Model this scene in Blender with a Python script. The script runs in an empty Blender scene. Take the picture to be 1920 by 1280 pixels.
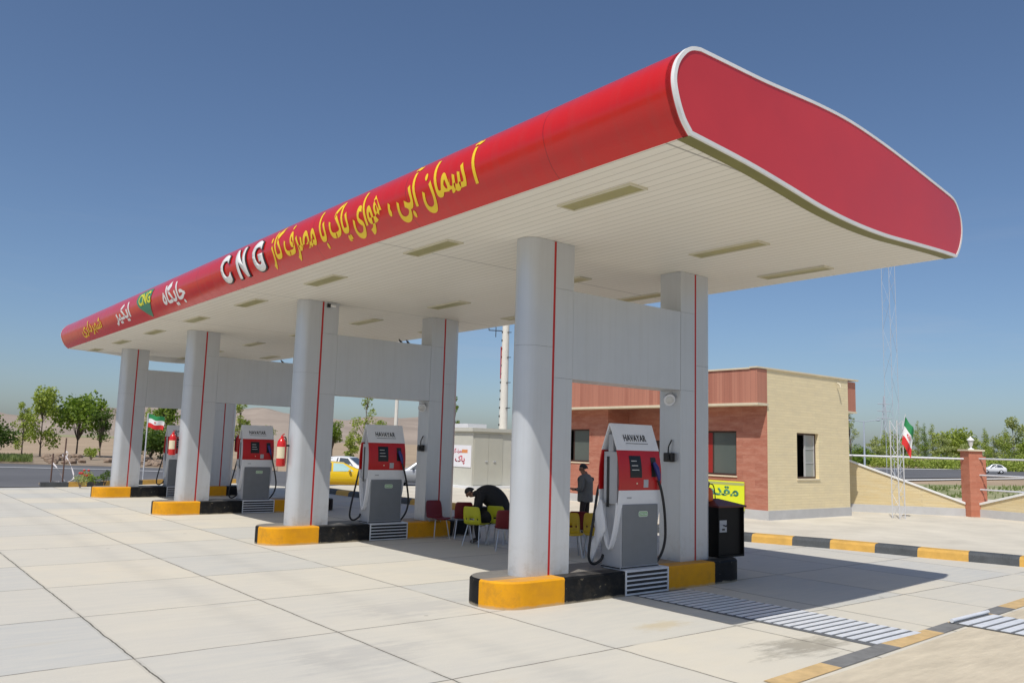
import bpy, bmesh, math, random
from mathutils import Vector, Matrix, Quaternion
R = math.radians
rnd = random.Random(7)
scene = bpy.context.scene
COL = scene.collection

# ------------------------------------------------------------------ camera
FPX = 1544.2
CR = Vector((0.7763842, -0.62961547, 0.02849438))
CU = Vector((-0.10109283, -0.07977848, 0.99167315))
CF = Vector((0.62209952, 0.77279995, 0.12558836))
CC = Vector((-7.94387, -8.898607, 2.14842))
cam = bpy.data.cameras.new('camera')
cam.sensor_width = 36.0
cam.lens = 36.0 * FPX / 1920.0
cam.clip_start, cam.clip_end = 0.1, 30000
cam_o = bpy.data.objects.new('camera', cam)
cam_o.matrix_world = Matrix(((CR.x, CU.x, -CF.x, CC.x), (CR.y, CU.y, -CF.y, CC.y), (CR.z, CU.z, -CF.z, CC.z), (0, 0, 0, 1)))
COL.objects.link(cam_o)
scene.camera = cam_o

# ------------------------------------------------------------------ sky and sun
SUN_FROM = Vector((-0.57, -0.32, 1.0)).normalized()
SUN_EL = math.asin(SUN_FROM.z)
world = bpy.data.worlds.new('World')
scene.world = world
world.use_nodes = True
wn = world.node_tree
bg = wn.nodes['Background']
sky = wn.nodes.new('ShaderNodeTexSky')
sky.sky_type = 'NISHITA'
sky.sun_disc = False
sky.sun_elevation = SUN_EL
sky.sun_rotation = math.atan2(SUN_FROM.x, SUN_FROM.y)
sky.altitude = 900
sky.air_density = 1.0
sky.dust_density = 2.7
sky.ozone_density = 5.0
tcw = wn.nodes.new('ShaderNodeTexCoord')
mpw = wn.nodes.new('ShaderNodeMapping')
mpw.inputs['Scale'].default_value = (1.2, 1.2, 11)
wn.links.new(tcw.outputs['Generated'], mpw.inputs[0])
nzw = wn.nodes.new('ShaderNodeTexNoise')
nzw.inputs['Scale'].default_value = 2.3
nzw.inputs['Detail'].default_value = 7
nzw.inputs['Roughness'].default_value = 0.6
wn.links.new(mpw.outputs[0], nzw.inputs[0])
rpw = wn.nodes.new('ShaderNodeValToRGB')
rpw.color_ramp.elements[0].position, rpw.color_ramp.elements[1].position = 0.5, 0.8
wn.links.new(nzw.outputs[0], rpw.inputs[0])
spw = wn.nodes.new('ShaderNodeSeparateXYZ')
wn.links.new(tcw.outputs['Generated'], spw.inputs[0])
elw = wn.nodes.new('ShaderNodeValToRGB')
elw.color_ramp.elements[0].position, elw.color_ramp.elements[0].color = 0.02, (0, 0, 0, 1)
elw.color_ramp.elements[1].position, elw.color_ramp.elements[1].color = 0.3, (0, 0, 0, 1)
ew = elw.color_ramp.elements.new(0.1)
ew.color = (1, 1, 1, 1)
wn.links.new(spw.outputs[2], elw.inputs[0])
muw = wn.nodes.new('ShaderNodeMath')
muw.operation = 'MULTIPLY'
wn.links.new(rpw.outputs[0], muw.inputs[0])
wn.links.new(elw.outputs[0], muw.inputs[1])
mu2 = wn.nodes.new('ShaderNodeMath')
mu2.operation = 'MULTIPLY'
mu2.inputs[1].default_value = 0.22
wn.links.new(muw.outputs[0], mu2.inputs[0])
mxw = wn.nodes.new('ShaderNodeMix')
mxw.data_type = 'RGBA'
mxw.inputs[7].default_value = (5.2, 5.2, 5.5, 1)
wn.links.new(mu2.outputs[0], mxw.inputs[0])
wn.links.new(sky.outputs[0], mxw.inputs[6])
wn.links.new(mxw.outputs[2], bg.inputs[0])
bg.inputs[1].default_value = 0.098
sun = bpy.data.lights.new('sun', 'SUN')
sun.energy = 3.5
sun.angle = R(0.5)
sun.color = (1.0, 0.955, 0.88)
sun_o = bpy.data.objects.new('sun', sun)
sun_o.rotation_euler = (-SUN_FROM).to_track_quat('-Z', 'Y').to_euler()
sun_o.location = (0, 0, 60)
COL.objects.link(sun_o)
scene.view_settings.view_transform = 'Standard'
scene.view_settings.look = 'None'
scene.view_settings.exposure = 0.1
scene.view_settings.gamma = 1.0


def G(px, py, z=0.0):
    """the point at height z that a pixel of the 1920 x 1280 photograph shows"""
    d = CF + CR * ((px - 960) / FPX) + CU * ((640 - py) / FPX)
    return CC + d * ((z - CC.z) / d.z)


def at_dist(px, dist):
    d = CF + CR * ((px - 960) / FPX)
    d = Vector((d.x, d.y, 0)).normalized()
    return Vector((CC.x, CC.y, 0)) + d * dist


X, Y, Z = Vector((1, 0, 0)), Vector((0, 1, 0)), Vector((0, 0, 1))


# ------------------------------------------------------------------ materials
def mat(name, col, rough=0.6, metal=0.0, var=0.0, vscale=3.0, bump=0.0, bscale=40.0, stretch=(1, 1, 1), col2=None, spec=0.5, coat=0.0):
    m = bpy.data.materials.new(name)
    m.use_nodes = True
    nt = m.node_tree
    p = nt.nodes['Principled BSDF']
    p.inputs['Base Color'].default_value = (*col, 1)
    p.inputs['Roughness'].default_value = rough
    p.inputs['Metallic'].default_value = metal
    p.inputs['Specular IOR Level'].default_value = spec
    p.inputs['Coat Weight'].default_value = coat
    p.inputs['Coat Roughness'].default_value = 0.08
    if var or bump:
        tc = nt.nodes.new('ShaderNodeTexCoord')
        mp = nt.nodes.new('ShaderNodeMapping')
        mp.inputs['Scale'].default_value = stretch
        nt.links.new(tc.outputs['Object'], mp.inputs[0])
    if var:
        n = nt.nodes.new('ShaderNodeTexNoise')
        n.inputs['Scale'].default_value = vscale
        n.inputs['Detail'].default_value = 6
        n.inputs['Roughness'].default_value = 0.62
        nt.links.new(mp.outputs[0], n.inputs[0])
        r = nt.nodes.new('ShaderNodeValToRGB')
        r.color_ramp.elements[0].position = 0.3
        r.color_ramp.elements[1].position = 0.7
        d = col2 or tuple(c * (1 - var) for c in col)
        r.color_ramp.elements[0].color = (*d, 1)
        r.color_ramp.elements[1].color = (*[min(1, c * (1 + var * 0.35)) for c in col], 1)
        nt.links.new(n.outputs[0], r.inputs[0])
        nt.links.new(r.outputs[0], p.inputs['Base Color'])
        rr = nt.nodes.new('ShaderNodeMapRange')
        rr.inputs[3].default_value = max(0.02, rough - 0.08)
        rr.inputs[4].default_value = min(1, rough + 0.1)
        nt.links.new(n.outputs[0], rr.inputs[0])
        nt.links.new(rr.outputs[0], p.inputs['Roughness'])
    if bump:
        n2 = nt.nodes.new('ShaderNodeTexNoise')
        n2.inputs['Scale'].default_value = bscale
        n2.inputs['Detail'].default_value = 4
        nt.links.new(mp.outputs[0], n2.inputs[0])
        b = nt.nodes.new('ShaderNodeBump')
        b.inputs['Strength'].default_value = bump
        b.inputs['Distance'].default_value = 0.02
        nt.links.new(n2.outputs[0], b.inputs['Height'])
        nt.links.new(b.outputs[0], p.inputs['Normal'])
    return m


def nodes_of(m):
    nt = m.node_tree
    return nt, nt.nodes['Principled BSDF'], (lambda t: nt.nodes.new('ShaderNode' + t)), (lambda a, b: nt.links.new(a, b))


def math_node(nt, op, a, b=None, c=None):
    n = nt.nodes.new('ShaderNodeMath')
    n.operation = op
    for i, v in enumerate((a, b, c)):
        if v is None:
            continue
        if isinstance(v, (int, float)):
            n.inputs[i].default_value = v
        else:
            nt.links.new(v, n.inputs[i])
    return n.outputs[0]


def mix_col(nt, fac, a, b, mode='MIX'):
    n = nt.nodes.new('ShaderNodeMix')
    n.data_type = 'RGBA'
    n.blend_type = mode
    for sock, v in ((n.inputs[0], fac), (n.inputs[6], a), (n.inputs[7], b)):
        if isinstance(v, (int, float)):
            sock.default_value = v
        elif isinstance(v, tuple):
            sock.default_value = (*v, 1)
        else:
            nt.links.new(v, sock)
    return n.outputs[2]


def noise(nt, vec, scale, detail=5, rough=0.6):
    n = nt.nodes.new('ShaderNodeTexNoise')
    n.inputs['Scale'].default_value = scale
    n.inputs['Detail'].default_value = detail
    n.inputs['Roughness'].default_value = rough
    nt.links.new(vec, n.inputs[0])
    return n.outputs[0]


def ramp(nt, fac, p0, p1, c0=(0, 0, 0), c1=(1, 1, 1)):
    r = nt.nodes.new('ShaderNodeValToRGB')
    r.color_ramp.elements[0].position = p0
    r.color_ramp.elements[1].position = p1
    r.color_ramp.elements[0].color = (*c0, 1)
    r.color_ramp.elements[1].color = (*c1, 1)
    nt.links.new(fac, r.inputs[0])
    return r.outputs[0]


SLAB_X0, SLAB_DX, SLAB_Y0, SLAB_DY = -1.16, 2.175, -0.17, 2.255


def deck_material():
    m = mat('deck_concrete', (0.5, 0.47, 0.4), 0.85, spec=0.25)
    nt, p, N, L = nodes_of(m)
    tc = N('TexCoord')
    sep = N('SeparateXYZ')
    L(tc.outputs['Object'], sep.inputs[0])
    wob = noise(nt, tc.outputs['Object'], 2.5, 4)
    wob2 = noise(nt, tc.outputs['Object'], 1.7, 3)
    wx = math_node(nt, 'MULTIPLY', math_node(nt, 'SUBTRACT', wob, 0.5), 0.045)
    wy = math_node(nt, 'MULTIPLY', math_node(nt, 'SUBTRACT', wob2, 0.5), 0.06)
    cx = math_node(nt, 'DIVIDE', math_node(nt, 'SUBTRACT', math_node(nt, 'ADD', sep.outputs[0], wx), SLAB_X0), SLAB_DX)
    cy = math_node(nt, 'DIVIDE', math_node(nt, 'SUBTRACT', math_node(nt, 'ADD', sep.outputs[1], wy), SLAB_Y0), SLAB_DY)
    def line(c, d, w):
        f = math_node(nt, 'ABSOLUTE', math_node(nt, 'SUBTRACT', math_node(nt, 'FRACT', math_node(nt, 'ADD', c, 0.5)), 0.5))
        return math_node(nt, 'LESS_THAN', math_node(nt, 'MULTIPLY', f, d), w)
    brk = ramp(nt, noise(nt, tc.outputs['Object'], 0.9, 4), 0.34, 0.46)
    jx = line(cx, SLAB_DX, 0.009)
    jy = line(cy, SLAB_DY, 0.008)
    joint = math_node(nt, 'MULTIPLY', math_node(nt, 'MAXIMUM', jx, jy), brk)
    soft = math_node(nt, 'MAXIMUM', line(cx, SLAB_DX, 0.035), line(cy, SLAB_DY, 0.028))
    cmb = N('CombineXYZ')
    L(math_node(nt, 'FLOOR', cx), cmb.inputs[0])
    L(math_node(nt, 'FLOOR', cy), cmb.inputs[1])
    wn_ = N('TexWhiteNoise')
    wn_.noise_dimensions = '2D'
    L(cmb.outputs[0], wn_.inputs[0])
    slab = mix_col(nt, wn_.outputs[0], (0.645, 0.59, 0.475), (0.5, 0.5, 0.47))
    big = ramp(nt, noise(nt, tc.outputs['Object'], 0.55, 5, 0.65), 0.36, 0.66)
    slab = mix_col(nt, math_node(nt, 'MULTIPLY', big, 0.5), slab, (0.49, 0.485, 0.455))
    # broom marks and trowel streaks run across the slabs
    mp = N('Mapping')
    mp.inputs['Scale'].default_value = (0.5, 3.2, 1)
    mp.inputs['Rotation'].default_value = (0, 0, R(6))
    L(tc.outputs['Object'], mp.inputs[0])
    strk = noise(nt, mp.outputs[0], 2.2, 8, 0.7)
    slab = mix_col(nt, math_node(nt, 'MULTIPLY', ramp(nt, strk, 0.4, 0.62), 0.35), slab, (0.64, 0.6, 0.51))
    fine = noise(nt, tc.outputs['Object'], 55, 3, 0.7)
    slab = mix_col(nt, math_node(nt, 'MULTIPLY', ramp(nt, fine, 0.35, 0.75), 0.14), slab, (0.33, 0.31, 0.27))
    # dark spills and tyre dirt
    st = ramp(nt, noise(nt, tc.outputs['Object'], 0.42, 6, 0.72), 0.66, 0.8)
    slab = mix_col(nt, math_node(nt, 'MULTIPLY', st, 0.5), slab, (0.24, 0.22, 0.17))
    rust = ramp(nt, noise(nt, mp.outputs[0], 0.65, 6, 0.6), 0.63, 0.76)
    slab = mix_col(nt, math_node(nt, 'MULTIPLY', rust, 0.4), slab, (0.5, 0.41, 0.25))
    # a spill by the painted line, rusty run-off before the near island, and tyre-dirt lanes along the islands
    wv = math_node(nt, 'ADD', math_node(nt, 'MULTIPLY', math_node(nt, 'SUBTRACT', strk, 0.5), 2.6), math_node(nt, 'MULTIPLY', math_node(nt, 'SUBTRACT', noise(nt, tc.outputs['Object'], 3.5, 6, 0.7), 0.5), 1.6))
    def blot(x, y, rx, ry, amt, col, base):
        dx = math_node(nt, 'DIVIDE', math_node(nt, 'SUBTRACT', sep.outputs[0], x), rx)
        dy = math_node(nt, 'DIVIDE', math_node(nt, 'SUBTRACT', sep.outputs[1], y), ry)
        d = math_node(nt, 'ADD', math_node(nt, 'SQRT', math_node(nt, 'ADD', math_node(nt, 'MULTIPLY', dx, dx), math_node(nt, 'MULTIPLY', dy, dy))), wv)
        return mix_col(nt, math_node(nt, 'MULTIPLY', ramp(nt, d, 0.35, 1.0, (1, 1, 1), (0, 0, 0)), amt), base, col)
    slab = blot(0.75, -3.5, 0.85, 0.4, 0.6, (0.2, 0.18, 0.14), slab)
    slab = blot(0.2, -1.9, 0.5, 0.25, 0.5, (0.52, 0.42, 0.24), slab)
    slab = blot(-3.6, -1.2, 0.9, 0.5, 0.3, (0.36, 0.35, 0.33), slab)
    slab = blot(-1.9, 0.6, 1.1, 0.6, 0.35, (0.4, 0.39, 0.37), slab)
    for lx in (-2.3, -4.0):
        lane = ramp(nt, math_node(nt, 'ADD', math_node(nt, 'ABSOLUTE', math_node(nt, 'SUBTRACT', sep.outputs[0], lx)), math_node(nt, 'MULTIPLY', wv, 0.25)), 0.02, 0.3, (1, 1, 1), (0, 0, 0))
        slab = mix_col(nt, math_node(nt, 'MULTIPLY', lane, 0.14), slab, (0.3, 0.29, 0.27))
    spots = N('TexVoronoi')
    spots.inputs['Scale'].default_value = 0.9
    L(tc.outputs['Object'], spots.inputs[0])
    slab = mix_col(nt, math_node(nt, 'MULTIPLY', math_node(nt, 'LESS_THAN', spots.outputs[0], 0.035), 0.45), slab, (0.2, 0.18, 0.15))
    slab = mix_col(nt, math_node(nt, 'MULTIPLY', soft, 0.18), slab, (0.3, 0.28, 0.24))
    slab = mix_col(nt, math_node(nt, 'MULTIPLY', joint, 0.82), slab, (0.075, 0.068, 0.055))
    L(slab, p.inputs['Base Color'])
    h = math_node(nt, 'ADD', math_node(nt, 'MULTIPLY', strk, 0.35), math_node(nt, 'MULTIPLY', fine, 0.25))
    h = math_node(nt, 'SUBTRACT', h, math_node(nt, 'MULTIPLY', joint, 1.2))
    b = N('Bump')
    b.inputs['Strength'].default_value = 0.35
    b.inputs['Distance'].default_value = 0.015
    L(h, b.inputs['Height'])
    L(b.outputs[0], p.inputs['Normal'])
    return m


def brick_material(name, c1, c2, cm, sx, sz, axis='x', tone=None, mortar=0.012):
    """courses laid along the wall; axis names the horizontal direction the wall runs in"""
    m = mat(name, c1, 0.85, spec=0.2)
    nt, p, N, L = nodes_of(m)
    tc = N('TexCoord')
    sep = N('SeparateXYZ')
    L(tc.outputs['Object'], sep.inputs[0])
    cmb = N('CombineXYZ')
    if axis == 'x':
        L(sep.outputs[0], cmb.inputs[0])
    elif axis == 'y':
        L(sep.outputs[1], cmb.inputs[0])
    else:
        L(math_node(nt, 'ADD', sep.outputs[0], sep.outputs[1]), cmb.inputs[0])
    L(sep.outputs[2], cmb.inputs[1])
    bk = N('TexBrick')
    bk.inputs['Scale'].default_value = 1.0
    bk.inputs['Brick Width'].default_value = sx
    bk.inputs['Row Height'].default_value = sz
    bk.inputs['Mortar Size'].default_value = mortar
    bk.inputs['Mortar Smooth'].default_value = 0.3
    bk.inputs['Color1'].default_value = (*c1, 1)
    bk.inputs['Color2'].default_value = (*c2, 1)
    bk.inputs['Mortar'].default_value = (*cm, 1)
    L(cmb.outputs[0], bk.inputs[0])
    mp = N('Mapping')
    mp.inputs['Scale'].default_value = (1, 1, 4)
    L(tc.outputs['Object'], mp.inputs[0])
    n = noise(nt, mp.outputs[0], 1.6, 7, 0.68)
    c = mix_col(nt, math_node(nt, 'MULTIPLY', ramp(nt, n, 0.42, 0.66), 0.7), bk.outputs[0], tone or tuple(x * 0.72 for x in c1))
    c = mix_col(nt, math_node(nt, 'MULTIPLY', ramp(nt, noise(nt, tc.outputs['Object'], 30, 3), 0.4, 0.7), 0.15), c, tuple(x * 0.6 for x in c1))
    L(c, p.inputs['Base Color'])
    b = N('Bump')
    b.inputs['Strength'].default_value = 0.5
    b.inputs['Distance'].default_value = 0.01
    L(math_node(nt, 'ADD', math_node(nt, 'SUBTRACT', 1.0, bk.outputs[1]), math_node(nt, 'MULTIPLY', n, 0.3)), b.inputs['Height'])
    L(b.outputs[0], p.inputs['Normal'])
    return m


def plank_material(name, c1, c2, width):
    m = mat(name, c1, 0.7, spec=0.3)
    nt, p, N, L = nodes_of(m)
    tc = N('TexCoord')
    sep = N('SeparateXYZ')
    L(tc.outputs['Object'], sep.inputs[0])
    s = math_node(nt, 'DIVIDE', math_node(nt, 'ADD', sep.outputs[0], sep.outputs[1]), width)
    wn_ = N('TexWhiteNoise')
    wn_.noise_dimensions = '1D'
    L(math_node(nt, 'FLOOR', s), wn_.inputs['W'])
    mp = N('Mapping')
    mp.inputs['Scale'].default_value = (6, 6, 0.5)
    L(tc.outputs['Object'], mp.inputs[0])
    n = noise(nt, mp.outputs[0], 2.0, 6, 0.65)
    f = math_node(nt, 'ADD', math_node(nt, 'MULTIPLY', wn_.outputs[0], 0.6), math_node(nt, 'MULTIPLY', n, 0.5))
    c = mix_col(nt, f, c1, c2)
    seam = math_node(nt, 'LESS_THAN', math_node(nt, 'ABSOLUTE', math_node(nt, 'SUBTRACT', math_node(nt, 'FRACT', s), 0.5)), 0.03)
    c = mix_col(nt, math_node(nt, 'MULTIPLY', seam, 0.5), c, tuple(x * 0.5 for x in c1))
    L(c, p.inputs['Base Color'])
    b = N('Bump')
    b.inputs['Strength'].default_value = 0.4
    b.inputs['Distance'].default_value = 0.008
    L(math_node(nt, 'SUBTRACT', n, seam), b.inputs['Height'])
    L(b.outputs[0], p.inputs['Normal'])
    return m


def soffit_material():
    m = mat('soffit_planks', (0.8, 0.775, 0.7), 0.5, spec=0.35)
    nt, p, N, L = nodes_of(m)
    tc = N('TexCoord')
    sep = N('SeparateXYZ')
    L(tc.outputs['Object'], sep.inputs[0])
    s = math_node(nt, 'FRACT', math_node(nt, 'DIVIDE', sep.outputs[0], 0.15))
    seam = math_node(nt, 'LESS_THAN', s, 0.1)
    wn_ = N('TexWhiteNoise')
    wn_.noise_dimensions = '1D'
    L(math_node(nt, 'FLOOR', math_node(nt, 'DIVIDE', sep.outputs[0], 0.15)), wn_.inputs['W'])
    cross = math_node(nt, 'LESS_THAN', math_node(nt, 'ABSOLUTE', math_node(nt, 'SUBTRACT', math_node(nt, 'FRACT', math_node(nt, 'DIVIDE', math_node(nt, 'SUBTRACT', sep.outputs[1], 2.4 - 2.85), 5.7)), 0.5)), 0.0022)
    c = mix_col(nt, math_node(nt, 'MULTIPLY', wn_.outputs[0], 0.25), (0.82, 0.795, 0.72), (0.74, 0.71, 0.63))
    big = ramp(nt, noise(nt, tc.outputs['Object'], 0.35, 4), 0.4, 0.65)
    c = mix_col(nt, math_node(nt, 'MULTIPLY', big, 0.25), c, (0.7, 0.66, 0.56))
    c = mix_col(nt, math_node(nt, 'MULTIPLY', seam, 0.55), c, (0.35, 0.33, 0.28))
    c = mix_col(nt, math_node(nt, 'MULTIPLY', cross, 0.7), c, (0.2, 0.19, 0.17))
    L(c, p.inputs['Base Color'])
    b = N('Bump')
    b.inputs['Strength'].default_value = 0.5
    b.inputs['Distance'].default_value = 0.012
    L(math_node(nt, 'SUBTRACT', 1.0, math_node(nt, 'MAXIMUM', seam, cross)), b.inputs['Height'])
    L(b.outputs[0], p.inputs['Normal'])
    return m


def fascia_material():
    m = mat('fascia_red', (0.6, 0.02, 0.025), 0.3, spec=0.7)
    nt, p, N, L = nodes_of(m)
    tc = N('TexCoord')
    mp = N('Mapping')
    mp.inputs['Scale'].default_value = (1, 1.2, 1)
    L(tc.outputs['Object'], mp.inputs[0])
    sep = N('SeparateXYZ')
    L(tc.outputs['Object'], sep.inputs[0])
    seam = math_node(nt, 'LESS_THAN', math_node(nt, 'ABSOLUTE', math_node(nt, 'SUBTRACT', math_node(nt, 'FRACT', math_node(nt, 'DIVIDE', sep.outputs[1], 2.92)), 0.5)), 0.0025)
    mp2 = N('Mapping')
    mp2.inputs['Scale'].default_value = (0.6, 5, 0.6)
    L(tc.outputs['Object'], mp2.inputs[0])
    dirt = ramp(nt, noise(nt, mp2.outputs[0], 1.3, 6, 0.65), 0.45, 0.75)
    c = mix_col(nt, math_node(nt, 'MULTIPLY', dirt, 0.35), (0.58, 0.014, 0.012), (0.47, 0.04, 0.034))
    c = mix_col(nt, math_node(nt, 'MULTIPLY', seam, 0.6), c, (0.2, 0.01, 0.012))
    L(c, p.inputs['Base Color'])
    L(math_node(nt, 'ADD', 0.13, math_node(nt, 'MULTIPLY', dirt, 0.16)), p.inputs['Roughness'])
    p.inputs['Specular IOR Level'].default_value = 0.5
    b = N('Bump')
    b.inputs['Strength'].default_value = 0.1
    b.inputs['Distance'].default_value = 0.03
    L(noise(nt, mp2.outputs[0], 1.1, 3), b.inputs['Height'])
    L(b.outputs[0], p.inputs['Normal'])
    return m


def island_material():
    """yellow and black painted concrete, bands along the island's length (object x)"""
    m = mat('island_paint', (0.65, 0.33, 0.02), 0.6, spec=0.18)
    nt, p, N, L = nodes_of(m)
    tc = N('TexCoord')
    sep = N('SeparateXYZ')
    L(tc.outputs['Object'], sep.inputs[0])
    x, y = sep.outputs[0], sep.outputs[1]
    wob = math_node(nt, 'MULTIPLY', math_node(nt, 'SUBTRACT', noise(nt, tc.outputs['Object'], 12, 3), 0.5), 0.02)
    x = math_node(nt, 'ADD', x, wob)
    y1 = math_node(nt, 'MULTIPLY', math_node(nt, 'LESS_THAN', x, 0.06), math_node(nt, 'LESS_THAN', y, 0.2))
    y2 = math_node(nt, 'MULTIPLY', math_node(nt, 'GREATER_THAN', x, 2.2), math_node(nt, 'LESS_THAN', x, 3.4))
    yel = math_node(nt, 'MAXIMUM', y1, y2)
    n = noise(nt, tc.outputs['Object'], 4, 6, 0.65)
    cy = mix_col(nt, ramp(nt, n, 0.4, 0.7), (0.72, 0.33, 0.01), (0.62, 0.28, 0.018))
    cb = mix_col(nt, ramp(nt, n, 0.4, 0.75), (0.006, 0.0065, 0.0075), (0.015, 0.016, 0.018))
    c = mix_col(nt, yel, cb, cy)
    chip = math_node(nt, 'MULTIPLY', ramp(nt, noise(nt, tc.outputs['Object'], 9, 7, 0.75), 0.63, 0.67), 0.6)
    c = mix_col(nt, chip, c, (0.34, 0.29, 0.2))
    rub = ramp(nt, noise(nt, tc.outputs['Object'], 2.6, 6, 0.7), 0.56, 0.72)
    c = mix_col(nt, math_node(nt, 'MULTIPLY', rub, 0.3), c, (0.09, 0.075, 0.05))
    # the middle of the top is bare dusty concrete
    geo = N('NewGeometry')
    sn = N('SeparateXYZ')
    L(geo.outputs['Normal'], sn.inputs[0])
    top = math_node(nt, 'MULTIPLY', math_node(nt, 'GREATER_THAN', sn.outputs[2], 0.8), math_node(nt, 'GREATER_THAN', y, 0.02))
    dust = math_node(nt, 'MULTIPLY', math_node(nt, 'GREATER_THAN', sn.outputs[2], 0.8), ramp(nt, n, 0.3, 0.7))
    c = mix_col(nt, math_node(nt, 'MULTIPLY', dust, 0.35), c, (0.3, 0.28, 0.25))
    c = mix_col(nt, math_node(nt, 'MULTIPLY', top, 0.75), c, (0.24, 0.225, 0.2))
    zz = ramp(nt, math_node(nt, 'ADD', sep.outputs[2], math_node(nt, 'MULTIPLY', math_node(nt, 'SUBTRACT', n, 0.5), 0.1)), 0.012, 0.04, (1, 1, 1), (0, 0, 0))
    c = mix_col(nt, math_node(nt, 'MULTIPLY', zz, 0.6), c, (0.42, 0.36, 0.26))
    L(c, p.inputs['Base Color'])
    b = N('Bump')
    b.inputs['Strength'].default_value = 0.3
    b.inputs['Distance'].default_value = 0.012
    L(n, b.inputs['Height'])
    L(b.outputs[0], p.inputs['Normal'])
    return m


def leaf_material(name, c1, c2):
    m = bpy.data.materials.new(name)
    m.use_nodes = True
    nt = m.node_tree
    p = nt.nodes['Principled BSDF']
    p.inputs['Roughness'].default_value = 0.55
    p.inputs['Specular IOR Level'].default_value = 0.3
    geo = nt.nodes.new('ShaderNodeNewGeometry')
    c = mix_col(nt, geo.outputs['Random Per Island'], c1, c2)
    nt.links.new(c, p.inputs['Base Color'])
    tr = nt.nodes.new('ShaderNodeBsdfTranslucent')
    nt.links.new(mix_col(nt, 1.0, c, (1.0, 1.15, 0.45), 'MULTIPLY'), tr.inputs[0])
    mx = nt.nodes.new('ShaderNodeMixShader')
    mx.inputs[0].default_value = 0.38
    nt.links.new(p.outputs[0], mx.inputs[1])
    nt.links.new(tr.outputs[0], mx.inputs[2])
    nt.links.new(mx.outputs[0], nt.nodes['Material Output'].inputs[0])
    return m


M = {}
M['deck'] = deck_material()
M['pave'] = mat('pavement_concrete', (0.62, 0.575, 0.48), 0.9, var=0.16, vscale=0.8, bump=0.25, bscale=25, spec=0.2)
M['rough_concrete'] = mat('rough_concrete', (0.58, 0.51, 0.39), 0.92, var=0.2, vscale=2.5, bump=0.6, bscale=9, stretch=(0.5, 2, 1), spec=0.2)
M['sand'] = mat('sand', (0.42, 0.32, 0.22), 0.95, var=0.25, vscale=0.08, bump=0.3, bscale=1.5, spec=0.1)
M['verge'] = mat('verge_soil', (0.34, 0.27, 0.2), 0.95, var=0.35, vscale=0.5, bump=0.4, bscale=3, spec=0.1)
M['scrub'] = mat('scrub', (0.36, 0.33, 0.2), 0.95, var=0.5, vscale=0.25, bump=0.4, bscale=3, col2=(0.17, 0.2, 0.085), spec=0.1)
M['hill'] = mat('hill_earth', (0.37, 0.305, 0.25), 0.95, var=0.3, vscale=0.004, bump=0.6, bscale=0.02, spec=0.05)
M['asphalt'] = mat('asphalt', (0.135, 0.135, 0.14), 0.85, var=0.2, vscale=0.15, bump=0.3, bscale=30, spec=0.3)
M['line_white'] = mat('road_line_white', (0.7, 0.7, 0.68), 0.7, var=0.15, vscale=2)
M['paint_yellow'] = mat('kerb_yellow', (0.62, 0.36, 0.075), 0.7, var=0.2, vscale=4, bump=0.25, bscale=30)
M['paint_black'] = mat('kerb_black', (0.075, 0.082, 0.088), 0.7, var=0.35, vscale=4, bump=0.25, bscale=30)
M['line_yellow'] = mat('line_yellow', (0.6, 0.42, 0.2), 0.8, var=0.25, vscale=5)
M['line_grey'] = mat('line_grey', (0.2, 0.2, 0.195), 0.8, var=0.3, vscale=5)
M['fascia'] = fascia_material()
M['endred'] = mat('end_panel_red', (0.64, 0.04, 0.042), 0.36, var=0.12, vscale=0.5, spec=0.6)
M['trim'] = mat('trim_white', (0.78, 0.78, 0.76), 0.4, var=0.08, vscale=3)
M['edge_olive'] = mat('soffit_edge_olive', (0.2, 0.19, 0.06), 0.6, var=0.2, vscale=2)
M['soffit'] = soffit_material()
M['roof'] = mat('roof_sheet', (0.5, 0.5, 0.5), 0.5, var=0.1, vscale=1)
M['diffuser'] = mat('light_diffuser', (0.36, 0.33, 0.14), 0.35, var=0.12, vscale=6)
M['diffuser_frame'] = mat('light_frame', (0.6, 0.57, 0.44), 0.5)
M['acp'] = mat('column_silver', (0.54, 0.56, 0.585), 0.34, metal=0.3, var=0.05, vscale=1.2, spec=0.45)
def cladding_dirt(m):
    nt, p, N, L = nodes_of(m)
    tc = N('TexCoord')
    mp = N('Mapping')
    mp.inputs['Scale'].default_value = (9, 9, 0.35)
    L(tc.outputs['Object'], mp.inputs[0])
    a = ramp(nt, noise(nt, mp.outputs[0], 1.4, 6, 0.65), 0.48, 0.78)
    sep = N('SeparateXYZ')
    L(tc.outputs['Object'], sep.inputs[0])
    sc_n = noise(nt, tc.outputs['Object'], 7, 5, 0.7)
    low = math_node(nt, 'MULTIPLY', ramp(nt, sep.outputs[2], 0.0, 0.6, (1, 1, 1), (0, 0, 0)), ramp(nt, sc_n, 0.5, 0.68))
    old = p.inputs['Base Color'].links[0].from_socket
    c = mix_col(nt, math_node(nt, 'MULTIPLY', a, 0.16), old, (0.3, 0.28, 0.25))
    c = mix_col(nt, math_node(nt, 'MULTIPLY', low, 0.4), c, (0.3, 0.26, 0.2))
    L(c, p.inputs['Base Color'])
    b = N('Bump')
    b.inputs['Strength'].default_value = 0.06
    b.inputs['Distance'].default_value = 0.05
    L(noise(nt, tc.outputs['Object'], 0.9, 2), b.inputs['Height'])
    L(b.outputs[0], p.inputs['Normal'])


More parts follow.
